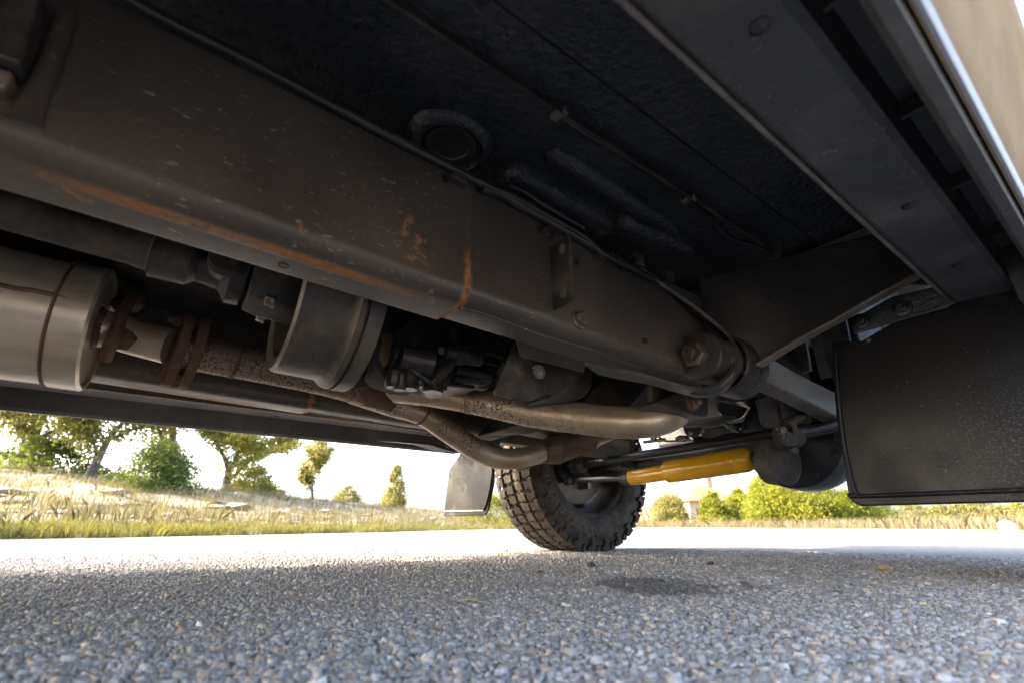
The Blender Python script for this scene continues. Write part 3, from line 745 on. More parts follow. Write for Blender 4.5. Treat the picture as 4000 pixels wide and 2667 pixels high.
# transfer case
tc = empty('transfer_case', (0, 0, 0), VEH)
def T(px, py, X=.09): return at(px, py, 'X', X)
m = MB(); m.box((-.14, .235, .44), (.06, .43, .66)); m.box((-.10, .43, .44), (.05, .80, .64)); m.build('casing', 'grimy_black', tc, 35, .012, 3)
m = MB(); m.prism([T(x, y, .088) for x, y in ((1545, 1330), (1600, 1240), (1700, 1230), (1800, 1260), (1812, 1360), (1775, 1425), (1705, 1488), (1640, 1480), (1560, 1452), (1525, 1420))], (-.14, 0, 0)); m.build('front_casing', 'dull_black', tc, 35, .009, 3)
m = MB(); m.prism([T(x, y, .070) for x, y in ((1790, 1270), (1985, 1330), (1965, 1420), (1915, 1500), (1790, 1512), (1740, 1495))], (-.12, 0, 0)); m.build('gearbox_side', 'grimy_black', tc, 35, .008, 3)
for k in range(5):
    p = T(1570 + k * 52, 1300 - k * 6 + (k % 2) * 22, .089); bolt(tc, p, (1, -.2, -.1), .0075, .007, 'grimy_black', 1.5)
m = MB(); m.prism([T(x, y, .075) for x, y in ((1470, 1300), (1560, 1330), (1535, 1400), (1500, 1440), (1475, 1400))], (-.03, .0, 0)); m.build('end_plate', 'brass_dirty', tc, 35, .003)
m = MB(); m.prism([T(x, y, .085) for x, y in ((1455, 1310), (1475, 1295), (1495, 1320), (1482, 1400), (1510, 1445), (1535, 1390), (1550, 1400), (1525, 1470), (1500, 1475), (1475, 1440), (1460, 1390))], (-.02, .0, 0)); m.build('joint_flange', 'dull_black', tc, 35, .003)
c = T(1556, 1392, .105)
m = MB(); m.lathe(c, (0, 1, 0), [(.004, .0), (.004, .016), (0, .0175), (0, .0215), (.003, .0235), (.045, .026), (.06, .03)], 30); m.build('oil_port', 'grimy_black', tc, 35)
m = MB(); m.prism([T(x, y, .10) for x, y in ((1630, 1420), (1665, 1375), (1730, 1390), (1735, 1440), (1690, 1455), (1640, 1440))], (-.03, 0, 0)); m.prism([T(x, y, .09) for x, y in ((1600, 1330), (1700, 1290), (1745, 1330), (1690, 1370), (1640, 1380))], (-.04, 0, 0)); m.build('cover', 'grimy_black', tc, 35, .006, 3)
m = MB(); m.tube([T(x, y, .11) for x, y in ((1580, 1428), (1630, 1460), (1680, 1492))], .0055, 8, 3); m.tube([T(x, y, .11) for x, y in ((1678, 1495), (1725, 1450), (1770, 1395), (1780, 1350), (1770, 1290))], [.010, .012, .014, .012, .012], 10, 4); m.tube([T(x, y, .105) for x, y in ((1700, 1440), (1725, 1405))], .006, 8, 1); m.build('web', 'grimy_black', tc, 50)
m = MB(); m.lathe(T(1735, 1372, .11), (0.1, 1, 0), [(0, .018), (.02, .0185), (.022, .021), (.04, .021), (.042, .017), (.075, .017), (.078, .014)], 24); m.build('pivot_boss', 'grimy_black', tc, 35)
bolt(tc, T(1730, 1372, .11), (0, -1, 0), .013, .012, 'grimy_black', 1.15)
for px, py, w in ((1535, 1492, .014), (1560, 1502, .013), (1600, 1500, .018), (1635, 1492, .014), (1690, 1512, .022), (1715, 1505, .016)):
    p = T(px, py, .09); m = MB(); m.lathe(p + Vector((0, 0, .02)), (0, .0, -1), [(0, w), (.026, w), (.03, w * .8)], 10); m.build('lug', 'grimy_black', tc, 40)
m = MB(); m.prism([T(x, y, .085) for x, y in ((1500, 1440), (1560, 1440), (1640, 1470), (1700, 1500), (1740, 1480), (1735, 1505), (1690, 1520), (1620, 1508), (1530, 1490))], (-.05, 0, 0)); m.build('sump_web', 'dull_black', tc, 35, .004)
m = MB()
for (xa, ya), (xb, yb2), r in (((1810, 1345), (1960, 1392), .006), ((1775, 1445), (1915, 1472), .012), ((1770, 1475), (1870, 1490), .009), ((1740, 1500), (1850, 1512), .004), ((1815, 1390), (1950, 1430), .004)):
    m.tube([T(xa, ya, .074), T(xb, yb2, .074)], r, 10, 1)
m.build('rib', 'grimy_black', tc, 50)
m = MB(); m.prism([T(x, y, .05) for x, y in ((1850, 1480), (1930, 1490), (1905, 1520), (1845, 1510))], (-.02, 0, 0)); m.build('bracket', 'dark_cast', tc, 35, .002)
m = MB(); m.prism([T(x, y, .07) for x, y in ((1925, 1505), (1935, 1455), (1950, 1470), (1940, 1505))], (-.005, 0, 0)); m.build('bracket', 'dark_cast', tc, 35, .001)
m = MB(); m.box((-.34, -.95, .525), (.03, .16, .60)); m.build('heat_shield', 'satin_black', VEH, 35, .01)
# gearbox mount plate hanging under the rail
XP = .225
m = MB(); m.prism([at(x, y, 'X', XP) for x, y in ((2018, 1322), (1985, 1400), (1931, 1526), (1938, 1542), (1960, 1548), (2070, 1567), (2108, 1552), (2150, 1534), (2168, 1546), (2278, 1458), (2284, 1440), (2284, 1350))], (-.006, 0, 0))
mpl = m.build('mount_plate', 'dusty_black', VEH, 35, .002)
m = MB(); fa = [at(x, y, 'X', XP + .006) for x, y in ((2036, 1398), (2064, 1402), (2160, 1426), (2262, 1452), (2284, 1456))]; fb = [at(x, y, 'X', XP + .045) for x, y in ((2016, 1326), (2050, 1334), (2160, 1368), (2268, 1402), (2287, 1412))]
m.loft([[a, b, b + Vector((-.004, 0, .004)), a + Vector((-.004, 0, .004))] for a, b in zip(fa, fb)]); m.build('folded_flange', 'dust_brown', mpl, 40, .0015)
bolt(mpl, at(2100, 1453, 'X', XP), Vector((1, -.5, -.55)), .0115, .010, 'bolt_zinc', 1.25, .010)
m = MB(); m.prism([at(x, y, 'X', .15) for x, y in ((2410, 1440), (2545, 1500), (2458, 1600), (2255, 1600), (2300, 1540))], (-.40, 0, .0)); m.build('crossmember', 'dusty_black', VEH, 35, .006, 3)
m = MB(); m.prism([at(x, y, 'X', .17) for x, y in ((2190, 1440), (2322, 1430), (2324, 1510), (2300, 1545), (2255, 1566), (2150, 1562))], (-.10, 0, 0)); m.build('gearbox_mount', 'dark_cast', VEH, 35, .014, 4)
m = MB(); m.prism([at(x, y, 'X', .30) for x, y in ((2544, 1480), (2735, 1515), (2720, 1530), (2613, 1558), (2548, 1566))], (-.012, 0, 0)); cmb = m.build('crossmember_bracket', 'chassis_black', VEH, 35, .002)
m = MB(); m.prism([at(x, y, 'X', .325) for x, y in ((2556, 1573), (2631, 1537), (2735, 1515), (2768, 1530), (2768, 1610), (2764, 1626), (2745, 1629), (2710, 1620))], (-.13, .045, 0)); m.build('bracket_body', 'dusty_black', cmb, 35, .003, 3)
bolt(cmb, at(2708, 1572, 'X', .326), Vector((1, -.35, -.15)), .0105, .009, 'bolt_zinc', 1.3, .012)
dark_hole_disc(cmb, at(2748, 1552, 'X', .3255), (1, 0, 0), .005)
m = MB(); m.lathe(at(2700, 1572, 'X', .3258), (1, 0, 0), [(0, .019), (.0006, .018)], 18); m.build('rust_stain', 'rust_brown', cmb, 50)
m = MB(); m.lathe((-.02, .80, .55), (0, 1, 0), [(0, .10), (.03, .13), (.06, .15), (.30, .16), (.32, .17), (.36, .17)], 30, True, scale=(.9, 1)); m.build('gearbox', 'grimy_black', VEH, 35)

# ------------------------------------------------------------------ engine underside
m = MB(); c = dp(2140, 1590, 1.48)
m.lathe(c + Vector((0, 0, .12)), (0, 0, -1), [(0, .19), (.06, .195), (.10, .19), (.14, .175), (.175, .145), (.20, .10), (.212, .05), (.214, 0)], 40, True, scale=(1.1, .9), up=(0, 1, 0)); m.build('oil_sump', 'dusty_black', VEH, 50)
m = MB(); m.box((-.62, .93, .40), (-.34, 1.02, .52)); m.build('crossmember', 'dull_black', VEH, 35, .01)
m = MB(); m.box((-.24, 1.05, .46), (.22, 1.75, .95)); eng = m.build('engine_block', 'dull_black', VEH, 35, .02, 3)
m = MB(); m.prism([dp(x, y, 1.35) for x, y in ((2640, 1650), (2700, 1640), (2760, 1632), (2825, 1618), (2820, 1632), (2740, 1655), (2640, 1668))], (0, .08, .006)); m.build('sump_lip', 'arm_steel', eng, 35, .003)
m = MB(); m.prism([dp(x, y, 1.5) for x, y in ((2740, 1675), (2850, 1662), (2882, 1676), (2820, 1695), (2760, 1715), (2735, 1705))], (0, .05, .01)); m.build('alternator_plate', 'arm_steel', eng, 35, .004)
m = MB(); m.tube([dp(x, y, 1.48) for x, y in ((2815, 1632), (2835, 1655), (2860, 1672), (2882, 1680))], .009, 10, 4); m.build('pulley_rim', 'bright_metal', eng, 60)
m = MB(); m.tube([dp(x, y, 1.6) for x, y in ((2548, 1718), (2560, 1700), (2575, 1692))], .010, 12, 4); m.lathe(dp(2545, 1722, 1.6), (1, .2, 0), [(-.03, .006), (.05, .006)], 10); m.build('coolant_pipe', 'bright_metal', eng, 50)
m = MB(); m.tube([dp(x, y, 1.6) for x, y in ((2575, 1705), (2590, 1718), (2620, 1722), (2700, 1716))], .004, 8, 3); m.build('hose_clip', 'bright_metal', eng, 60)
m = MB(); m.lathe(dp(2715, 1670, 1.45), Vector((.3, -.8, -.2)), [(0, .0), (0, .012), (.004, .022), (.04, .026)], 20); m.build('pulley', 'satin_black', eng, 35)
m = MB(); m.tube([dp(x, y, 1.42) for x, y in ((2690, 1692), (2720, 1690), (2750, 1678))], .006, 10, 3); m.build('bracket', 'muffler_steel', eng, 60)
m = MB(); m.ico(dp(2665, 1712, 1.6), (.03, .02, .012), .2); m.build('casting', 'bright_metal', eng, 30)
m = MB(); m.lathe(dp(2860, 1585, 1.5), Vector((.4, -.8, -.3)), [(-.06, .05), (0, .045), (.03, .04), (.035, .02)], 30); m.build('filter_housing', 'grimy_black', eng, 40)

# ------------------------------------------------------------------ front axle and steering
AY, AZ = 1.525, .352
AZ = .334
m = MB(); m.lathe((-.62, AY, AZ), (1, 0, 0), [(0, .042), (.10, .042), (.7, .043), (.76, .055), (1.0, .055), (1.02, .043), (1.24, .042)], 30); axle = m.build('axle_tube', 'satin_black', VEH, 35)
m = MB(); m.lathe((.235, AY - .15, AZ), (0, 1, 0), [(0, .045), (.03, .055), (.05, .110), (.065, .138), (.10, .143), (.16, .144), (.20, .138), (.24, .11), (.26, .06), (.265, 0)], 56, True); diff = m.build('differential', 'satin_black', VEH, 40)
m = MB(); m.lathe((.235, AY - .155, AZ - .03), (0, 1, 0), [(0, .02), (.01, .03)], 14); m.build('drain_plug', 'dark_cast', diff, 35)
for k in range(10):
    q = 2 * math.pi * k / 10 + .2
    bolt(diff, (.235 + .124 * math.cos(q), AY - .092, AZ + .124 * math.sin(q)), (0, -1, 0), .007, .006, 'satin_black', 1.3)
# round damper bracket below the housing
c = dp(3062, 1798, 1.17); axd = Vector((.88, -.42, -.12))
m = MB(); m.lathe(c, axd, [(-.055, .046), (-.05, .050), (0, .052), (.004, .048), (.002, .030), (.006, 0)], 40, True, scale=(1.2, .95)); dmp = m.build('bracket_disc', 'dark_cast', VEH, 35)
m = MB(); m.lathe(dp(3095, 1758, 1.13), axd, [(0, .010), (.012, .009), (.014, 0)], 14); m.build('bolt', 'dark_cast', dmp, 35)
# clamp + rod beside it
m = MB(); cl = [dp(x, y, 1.11) for x, y in ((3022, 1672), (3040, 1720), (3065, 1742), (3100, 1745), (3130, 1738), (3150, 1728), (3150, 1700), (3128, 1690), (3112, 1650), (3090, 1648), (3095, 1690), (3080, 1680), (3050, 1660))]
m.prism(cl, (-.03, .045, 0)); m.build('link_clamp', 'dark_cast', VEH, 35, .004, 3)
m = MB(); m.tube([dp(3115, 1690, 1.13), dp(3190, 1678, 1.13), dp(3300, 1654, 1.12)], [.0135, .0135, .0135], 20, 3); m.build('drop_link', 'dark_cast', VEH, 50)
m = MB(); m.prism([dp(x, y, 1.14) for x, y in ((2945, 1560), (3030, 1542), (3068, 1652), (3060, 1666), (2985, 1672), (2965, 1655))], (.02, .06, .0)); bx = m.build('bump_stop_box', 'dusty_black', VEH, 35, .004, 3)
m = MB(); m.prism([dp(x, y, 1.13) for x, y in ((3030, 1542), (3040, 1545), (3085, 1640), (3075, 1652), (3062, 1652))], (.03, .05, 0)); m.build('side_plate', 'dusty_black', bx, 35, .003)
bolt(bx, dp(3054, 1675, 1.10), (0, -.2, -1), .011, .012, 'bolt_zinc', 1.1, .012)
m = MB(); m.tube([dp(3074, 1655, 1.12), dp(3130, 1628, 1.13), dp(3180, 1603, 1.14)], [.011, .011, .010], 16, 3); m.build('brake_pipe_guard', 'dark_cast', VEH, 50)
# lower spring seat area
m = MB(); m.prism([dp(x, y, 1.3) for x, y in ((2790, 1560), (2900, 1500), (3010, 1530), (2950, 1555), (2870, 1570))], (-.05, .2, .02)); m.build('spring_seat', 'grimy_black', VEH, 35, .006)
# track rod
t0, t1 = at(2290, 1812, 'Y', 1.37), at(3060, 1686, 'Y', 1.37); td = (t1 - t0).normalized()
m = MB(); m.tube([t0 - td * .02, t0, t0.lerp(t1, .5), t1, t1 + td * .5], [.014, .0145, .0145, .0145, .0145], 22, 1); tr = m.build('track_rod', 'satin_black', VEH, 50)
m = MB(); m.lathe(t0 - td * .075, td, [(0, .022), (.005, .030), (.05, .031), (.055, .026), (.075, .020)], 28); m.build('rod_end_bush', 'dark_cast', tr, 35)
m = MB(); m.lathe(t0 - td * .075 + Vector((0, -.028, 0)), td, [(0, .008), (.02, .008)], 6); m.build('clamp_bolt', 'bolt_zinc', tr, 30)
# yellow damper
YD = 1.29
d0, d1 = at(2455, 1866, 'Y', YD), at(2945, 1789, 'Y', YD); dd = (d1 - d0).normalized(); DL = (d1 - d0).length
dk = DL * .36
m = MB(); m.lathe(d0, dd, [(.004, .015), (.006, .0225), (.012, .0245), (dk - .004, .0245), (dk, .0247), (dk + .002, .0325), (dk + .006, .0335), (DL * .88, .0335), (DL * .885, .0322), (DL * .892, .0335), (DL * .94, .0332), (DL * .97, .030), (DL * .99, .023), (DL, .014)], 44); dam = m.build('steering_damper', 'yellow_paint', VEH, 30)
m = MB(); m.lathe(d0, -dd, [(-.012, .0255), (.0, .0255), (.010, .024), (.012, .0205), (.018, .0205), (.02, .022), (.026, .021), (.028, .014)], 32); m.build('dust_boot', 'satin_black', dam, 35)
e0 = at(2245, 1872, 'Y', YD + .02)
m = MB(); m.tube([d0, e0], .0105, 16, 1); m.build('piston_rod', 'satin_black', dam, 50)
m = MB(); m.lathe(e0 + Vector((.01, -.01, .0)), -dd, [(0, .013), (.004, .018), (.02, .018), (.024, .012), (.034, .012), (.038, .019), (.05, .018)], 22); m.build('rod_bush', 'satin_black', dam, 35)
m = MB(); m.lathe(d1, dd, [(-.006, .013), (.002, .019), (.010, .0195), (.014, .013), (.02, .013), (.024, .021), (.034, .021), (.038, .015), (.05, .015), (.054, .010), (.09, .010)], 28); m.build('mount_bush', 'satin_black', dam, 35)
m = MB(); m.prism([at(x, y, 'Y', YD + .03) for x, y in ((2955, 1725), (2995, 1720), (3005, 1830), (2975, 1845))], (0, .09, 0)); m.build('mount_bracket', 'satin_black', dam, 35, .004)

# ------------------------------------------------------------------ wheels
TR, TW = .360, .250        # tyre radius, width
def blockmesh(name, poly, r0, r1, taper=.0015):
    """polygon in (x across, s along the tread) raised from r0 to r1"""
    n = len(poly); cx = sum(p[0] for p in poly) / n; cs = sum(p[1] for p in poly) / n
    poly = [(cx + (x - cx) * .90, cs + (s - cs) * .91) for x, s in poly]
    def P(x, s, r):
        rr = r - .10 * max(0, abs(x) - .075) ** 1.0 * (1 if abs(x) > .075 else 0)
        a = s / TR; return (x, rr * math.sin(a), rr * math.cos(a))
    lo = [P(x, s, r0 - .004) for x, s in poly]
    hi = [P(x - math.copysign(taper, x - cx), s - math.copysign(taper, s - cs), r1) for x, s in poly]
    me = bpy.data.meshes.new(name)
    me.from_pydata(lo + hi, [], [tuple(range(n, 2 * n))] + [(i, (i + 1) % n, n + (i + 1) % n, n + i) for i in range(n)])
    import bmesh
    bm = bmesh.new(); bm.from_mesh(me); bmesh.ops.recalc_face_normals(bm, faces=bm.faces)
    bm.to_mesh(me); bm.free()
    me.materials.append(MATS['tyre_rubber']); return me
NP = 26
PITCH = 2 * math.pi * TR / NP
g_ = .0035
shapes = []
def sc(poly, dx=0, ds=0): return [(x + dx, s_ * PITCH + ds * PITCH) for x, s_ in poly]
# four rows of chunky interlocking blocks
shapes.append(('tread_block', sc([(.064, .03), (.090, .08), (.120, .04), (.122, .50), (.104, .55), (.085, .46), (.066, .50)])))
shapes.append(('tread_block', sc([(.066, .58), (.086, .54), (.106, .63), (.117, .61), (.115, .94), (.090, .98), (.064, .92)])))
shapes.append(('tread_block', sc([(.006, .10), (.028, .02), (.048, .08), (.058, .02), (.059, .40), (.040, .48), (.022, .42), (.004, .48)])))
shapes.append(('tread_block', sc([(.004, .56), (.024, .50), (.042, .56), (.059, .48), (.056, .90), (.034, .97), (.018, .88), (.006, 1.00)])))
mir = lambda poly, d: [(-x, s_ + d * PITCH) for x, s_ in poly]
for nm, pl in list(shapes[2:4]): shapes.append((nm, mir(pl, .37)))
for nm, pl in list(shapes[0:2]): shapes.append((nm, mir(pl, .21)))
TREAD = [blockmesh(nm, pl, .342, TR) for nm, pl in shapes]
def lugmesh(sgn, poly):
    """shoulder lug wrapping on to the sidewall: polygon in (r, s)"""
    n = len(poly); v = []
    def X(r): return .108 + .018 * min(1, max(0, (.352 - r) / .045))
    for d in (-.008, .0110):
        for r, s in poly:
            a = s / TR; v.append((sgn * (X(r) + d), r * math.sin(a), r * math.cos(a)))
    me = bpy.data.meshes.new('shoulder_lug')
    me.from_pydata(v, [], [tuple(range(n, 2 * n))] + [(i, (i + 1) % n, n + (i + 1) % n, n + i) for i in range(n)])
    import bmesh
    bm = bmesh.new(); bm.from_mesh(me); bmesh.ops.recalc_face_normals(bm, faces=bm.faces); bm.to_mesh(me); bm.free()
    me.materials.append(MATS['tyre_rubber']); return me
L1 = [(.358, .02 * PITCH), (.358, .30 * PITCH), (.358, .56 * PITCH), (.341, .74 * PITCH), (.324, .50 * PITCH), (.303, .62 * PITCH), (.303, .34 * PITCH), (.322, .18 * PITCH), (.339, .36 * PITCH)]
L2 = [(.358, .72 * PITCH), (.358, .93 * PITCH), (.343, 1.06 * PITCH), (.331, .96 * PITCH), (.331, .84 * PITCH), (.343, .90 * PITCH)]
LUGS = {sg: [lugmesh(sg, L1), lugmesh(sg, L2)] for sg in (1, -1)}
def tyre_text():
    cu = bpy.data.curves.new('lettering', 'FONT'); cu.body = 'ALL-TERRAIN'; cu.size = 1.0; cu.extrude = .02
    ob = bpy.data.objects.new('lettering_tmp', cu); COL.objects.link(ob)
    bpy.context.view_layer.update()
    me = bpy.data.meshes.new_from_object(ob.evaluated_get(bpy.context.evaluated_depsgraph_get()))
    bpy.data.objects.remove(ob); bpy.data.curves.remove(cu)
    v = np.empty(len(me.vertices) * 3); me.vertices.foreach_get('co', v); v = v.reshape(-1, 3)
    w = v[:, 0].max(); ht = v[:, 1].max()
    ang = R(176) + v[:, 0] / w * R(88)
    r = .262 + v[:, 1] / ht * .030
    x = .1262 + v[:, 2] / .02 * .0030 - .03 * np.abs(r - .277)
    out = np.stack([x, r * np.sin(ang), r * np.cos(ang)], 1)
    me.vertices.foreach_set('co', out.ravel()); me.name = 'raised_lettering'
    me.materials.append(MATS['tyre_letter']); me.update(); return me
TEXT = tyre_text()
def wheel(cx, cy, s, detail):
    """s=+1: the inner side faces +X"""
    w = empty('wheel', (cx, cy, TR - .006), VEH)
    if s < 0: w.rotation_euler.z = math.pi
    m = MB()
    pr = [(.088, .216), (.100, .219), (.112, .226), (.1225, .245), (.1250, .262), (.1262, .264), (.1262, .292), (.1250, .294), (.1225, .310), (.116, .328), (.108, .338), (.090, .344), (.04, .346), (0, .347)]
    pr = [(-x, r) for x, r in pr] + [(x, r) for x, r in reversed(pr[:-1])]
    m.lathe((0, 0, 0), (1, 0, 0), pr, 96, False); ty = m.build('tyre', 'tyre_rubber', w, 50)
    if detail:
        for k in range(NP):
            for me in TREAD:
                o = bpy.data.objects.new('tread_block', me); COL.objects.link(o); o.parent = w
                o.rotation_euler.x = -2 * math.pi * k / NP
                if TREAD.index(me) >= 6: pass
            for me in LUGS[1]:
                o = bpy.data.objects.new('shoulder_lug', me); COL.objects.link(o); o.parent = w; o.rotation_euler.x = -2 * math.pi * k / NP
        o = bpy.data.objects.new('raised_lettering', TEXT); COL.objects.link(o); o.parent = w
    # one joined tread for the lugs beyond the limit / for the wheels out of sight
    V = []; Fc = []
    for k in range(NP):
        a = -2 * math.pi * k / NP; ca, sa = math.cos(a), math.sin(a)
        for me in (LUGS[-1] if detail else TREAD + LUGS[1] + LUGS[-1]):
            o_ = len(V)
            for v in me.vertices: V.append((v.co.x, v.co.y * ca - v.co.z * sa, v.co.y * sa + v.co.z * ca))
            for p in me.polygons: Fc.append(tuple(i + o_ for i in p.vertices))
    m = MB(); m.v = V; m.f = Fc; tag(m.build('tread_lugs', 'tyre_rubber', w, 30), kind='stuff')
    # rim: barrel, lip, spoked face
    m = MB(); m.lathe((0, 0, 0), (1, 0, 0), [(.100, .212), (.104, .222), (.101, .224), (.094, .217), (.084, .206), (.05, .200), (.0, .192), (-.06, .190), (-.085, .200), (-.10, .214), (-.104, .222), (-.10, .206), (-.08, .195), (-.058, .184), (.0, .186), (.05, .194), (.084, .200)], 72, False)
    m.f += [tuple(a) for a in [(16 * 72 + i, 16 * 72 + (i + 1) % 72, (i + 1) % 72, i) for i in range(72)]]
    rm = m.build('rim', 'rim_black', w, 35)
    for k in range(5):
        a = 2 * math.pi * k / 5 + R(24); m = MB(); loops = []
        for r, hw, x, t in ((.05, .05, -.055, .02), (.10, .056, -.060, .018), (.15, .072, -.066, .014), (.192, .092, -.072, .012)):
            e = Vector((0, math.sin(a), math.cos(a))); f = Vector((0, math.cos(a), -math.sin(a)))
            loops.append([e * r + f * hw + Vector((x - t, 0, 0)), e * r - f * hw + Vector((x - t, 0, 0)), e * r - f * hw * .92 + Vector((x + t, 0, 0)), e * r + f * hw * .92 + Vector((x + t, 0, 0))])
        m.loft(loops); m.build('spoke', 'rim_black', w, 35, .004)
    m = MB(); m.lathe((-.09, 0, 0), (1, 0, 0), [(0, .04), (.01, .075), (.05, .075)], 30); m.build('hub', 'rim_black', w, 35)
    m = MB(); m.lathe((-.02, 0, 0), (1, 0, 0), [(0, .12), (.0, .148), (.012, .148), (.014, .12), (.02, .06)], 48); m.build('brake_disc', 'arm_steel', w, 35)
    m = MB(); m.lathe((.008, 0, 0), (1, 0, 0), [(0, .166), (.003, .166), (.006, .155), (.02, .07), (.06, .06), (.08, .05)], 48); m.build('dust_shield', 'arm_steel', w, 35)
    m = MB(); m.prism([(.02, -.05, -.05), (.02, .07, -.05), (.02, .07, -.075), (.02, .03, -.075), (.02, .03, -.105), (.02, .012, -.105), (.02, .012, -.075), (.02, -.05, -.075)], (.05, 0, 0)); m.build('lower_bracket', 'arm_steel', w, 35, .002)
    m = MB(); m.prism([(0, -.15, -.03), (0, -.11, -.085), (0, -.075, -.05), (0, -.085, .06), (0, -.12, .08), (0, -.16, .04)], (.055, 0, 0)); m.build('brake_caliper', 'dark_cast', w, 35, .006)
    m = MB(); m.lathe((.03, 0, 0), (1, 0, 0), [(0, .05), (.03, .075), (.06, .078), (.09, .06), (.10, .04)], 30); m.build('swivel_housing', 'dark_cast', w, 35)
    m = MB(); m.lathe((.10, -.10, .0), (0, .3, -1), [(0, .02), (.03, .026), (.05, .022)], 18); m.build('ball_joint', 'dark_cast', w, 35)
    m = MB(); m.lathe((.10, -.01, .03), (.0, 0, -1), [(0, .019), (.045, .019), (.047, .016)], 20); m.build('label_sleeve', 'tag_white', w, 35)
    return w
wheel(-.743, AY, 1, True)
wheel(.825, AY, -1, False)
wheel(-.743, AY - 2.36, 1, False)
wheel(.743, AY - 2.36, -1, False)

# ================================================================== SETTING
TAB = [(-4.2e4, 40), (-1.2e4, 14), (-4500, 9), (-2000, 6.3), (0, 5.55), (500, 5.61), (1000, 6.32), (1500, 7.88), (1900, 12.6), (2300, 18), (2550, 20.1), (3200, 15.6), (4000, 10.9), (5000, 9.5), (9000, 11), (4.2e4, 12)]
CREST = [(-4.2e4, 1.9), (-2000, 1.9), (0, 1.42), (400, 1.38), (700, 1.22), (1000, 1.08), (1250, .95), (1500, .78), (1750, .66), (1900, .36), (2050, .14), (2300, .06), (3200, .10), (4000, .16), (4.2e4, .2)]
CDIST = [(-4.2e4, 12), (1000, 13), (1500, 14), (1900, 16), (2100, 22), (2550, 40), (4.2e4, 40)]
def tab(t, x):
    if x <= t[0][0]: return t[0][1]
    for (a, b), (c_, d_) in zip(t, t[1:]):
        if x <= c_: return b + (d_ - b) * (x - a) / (c_ - a)
    return t[-1][1]
def az2px(az):
    az = max(-R(88), min(R(88), az)); return 2000 + math.tan(az) * F_PX / math.cos(TH)
def edge(az):
    if az > R(88): return 12 + (az - R(88)) * -1.5
    if az < -R(88): return 40 if az > -R(150) else 22
    return tab(TAB, az2px(az))
def hnoise(x, y):
    return .5 * math.sin(x * 1.7 + 1.3 * math.sin(y * .9)) * math.cos(y * 1.3 + x * .4) + .3 * math.sin(x * 3.9 + y * 2.7) + .2 * math.sin(x * 7.3 - y * 6.1)
def gz(az, d):
    e = edge(az); p = az2px(az); cdist = e + tab(CDIST, p)
    if d < e: return -.012
    t = (d - e) / (cdist - e); h = tab(CREST, p)
    x, y = d * math.cos(az), d * math.sin(az)
    b = .09 * h * hnoise(x, y) * min(1, (d - e) / 3) + .012 * min(1, (d - e) / .6)
    if t < 1: return -.012 + .03 * min(1, (d - e) / .15) + h * (.55 * t + .45 * (3 * t * t - 2 * t ** 3)) + b
    return .018 + h + b * max(0, 2 - t) + (.010 * (d - cdist) if p > 2100 or True else 0) * (.35 if p > 2100 else 1) * (1 if d < 80 else 80 / d)
def wpos(az, d, z=None):
    q = cH * math.cos(az) + cR * math.sin(az)
    return (CAM.x + q.x * d, CAM.y + q.y * d, gz(az, d) if z is None else z)
AZ_ = [R(a) for a in list(range(-180, -60, 4)) + [-60 + .75 * k for k in range(161)] + list(range(61, 180, 4))]
m = MB(); n = len(AZ_)
radii = [-.3, 0, .15, .4, .8, 1.3, 1.9, 2.6, 3.4, 4.3, 5.3, 6.4, 7.6, 9, 10.5, 12, 14, 17, 21, 27, 36, 50, 80, 150, 400, 1500]
m.loft([[wpos(a, edge(a) + r, gz(a, edge(a) + r) if r >= 0 else -.05) for a in AZ_] for r in radii], True, False)
gr = m.build('grassy_bank', 'dry_ground', None, 80); tag(gr, kind='structure')
m = MB(); rr_ = [.0, .5, 1.0, 2, 4]
m.loft([[wpos(a, .02 + (edge(a) + .12) * f, 0.0) for a in AZ_] for f in (0, .05, .15, .35, .6, .8, .95, 1)], True, False)
rd = m.build('road', 'chipseal', None, 80); tag(rd, kind='structure')

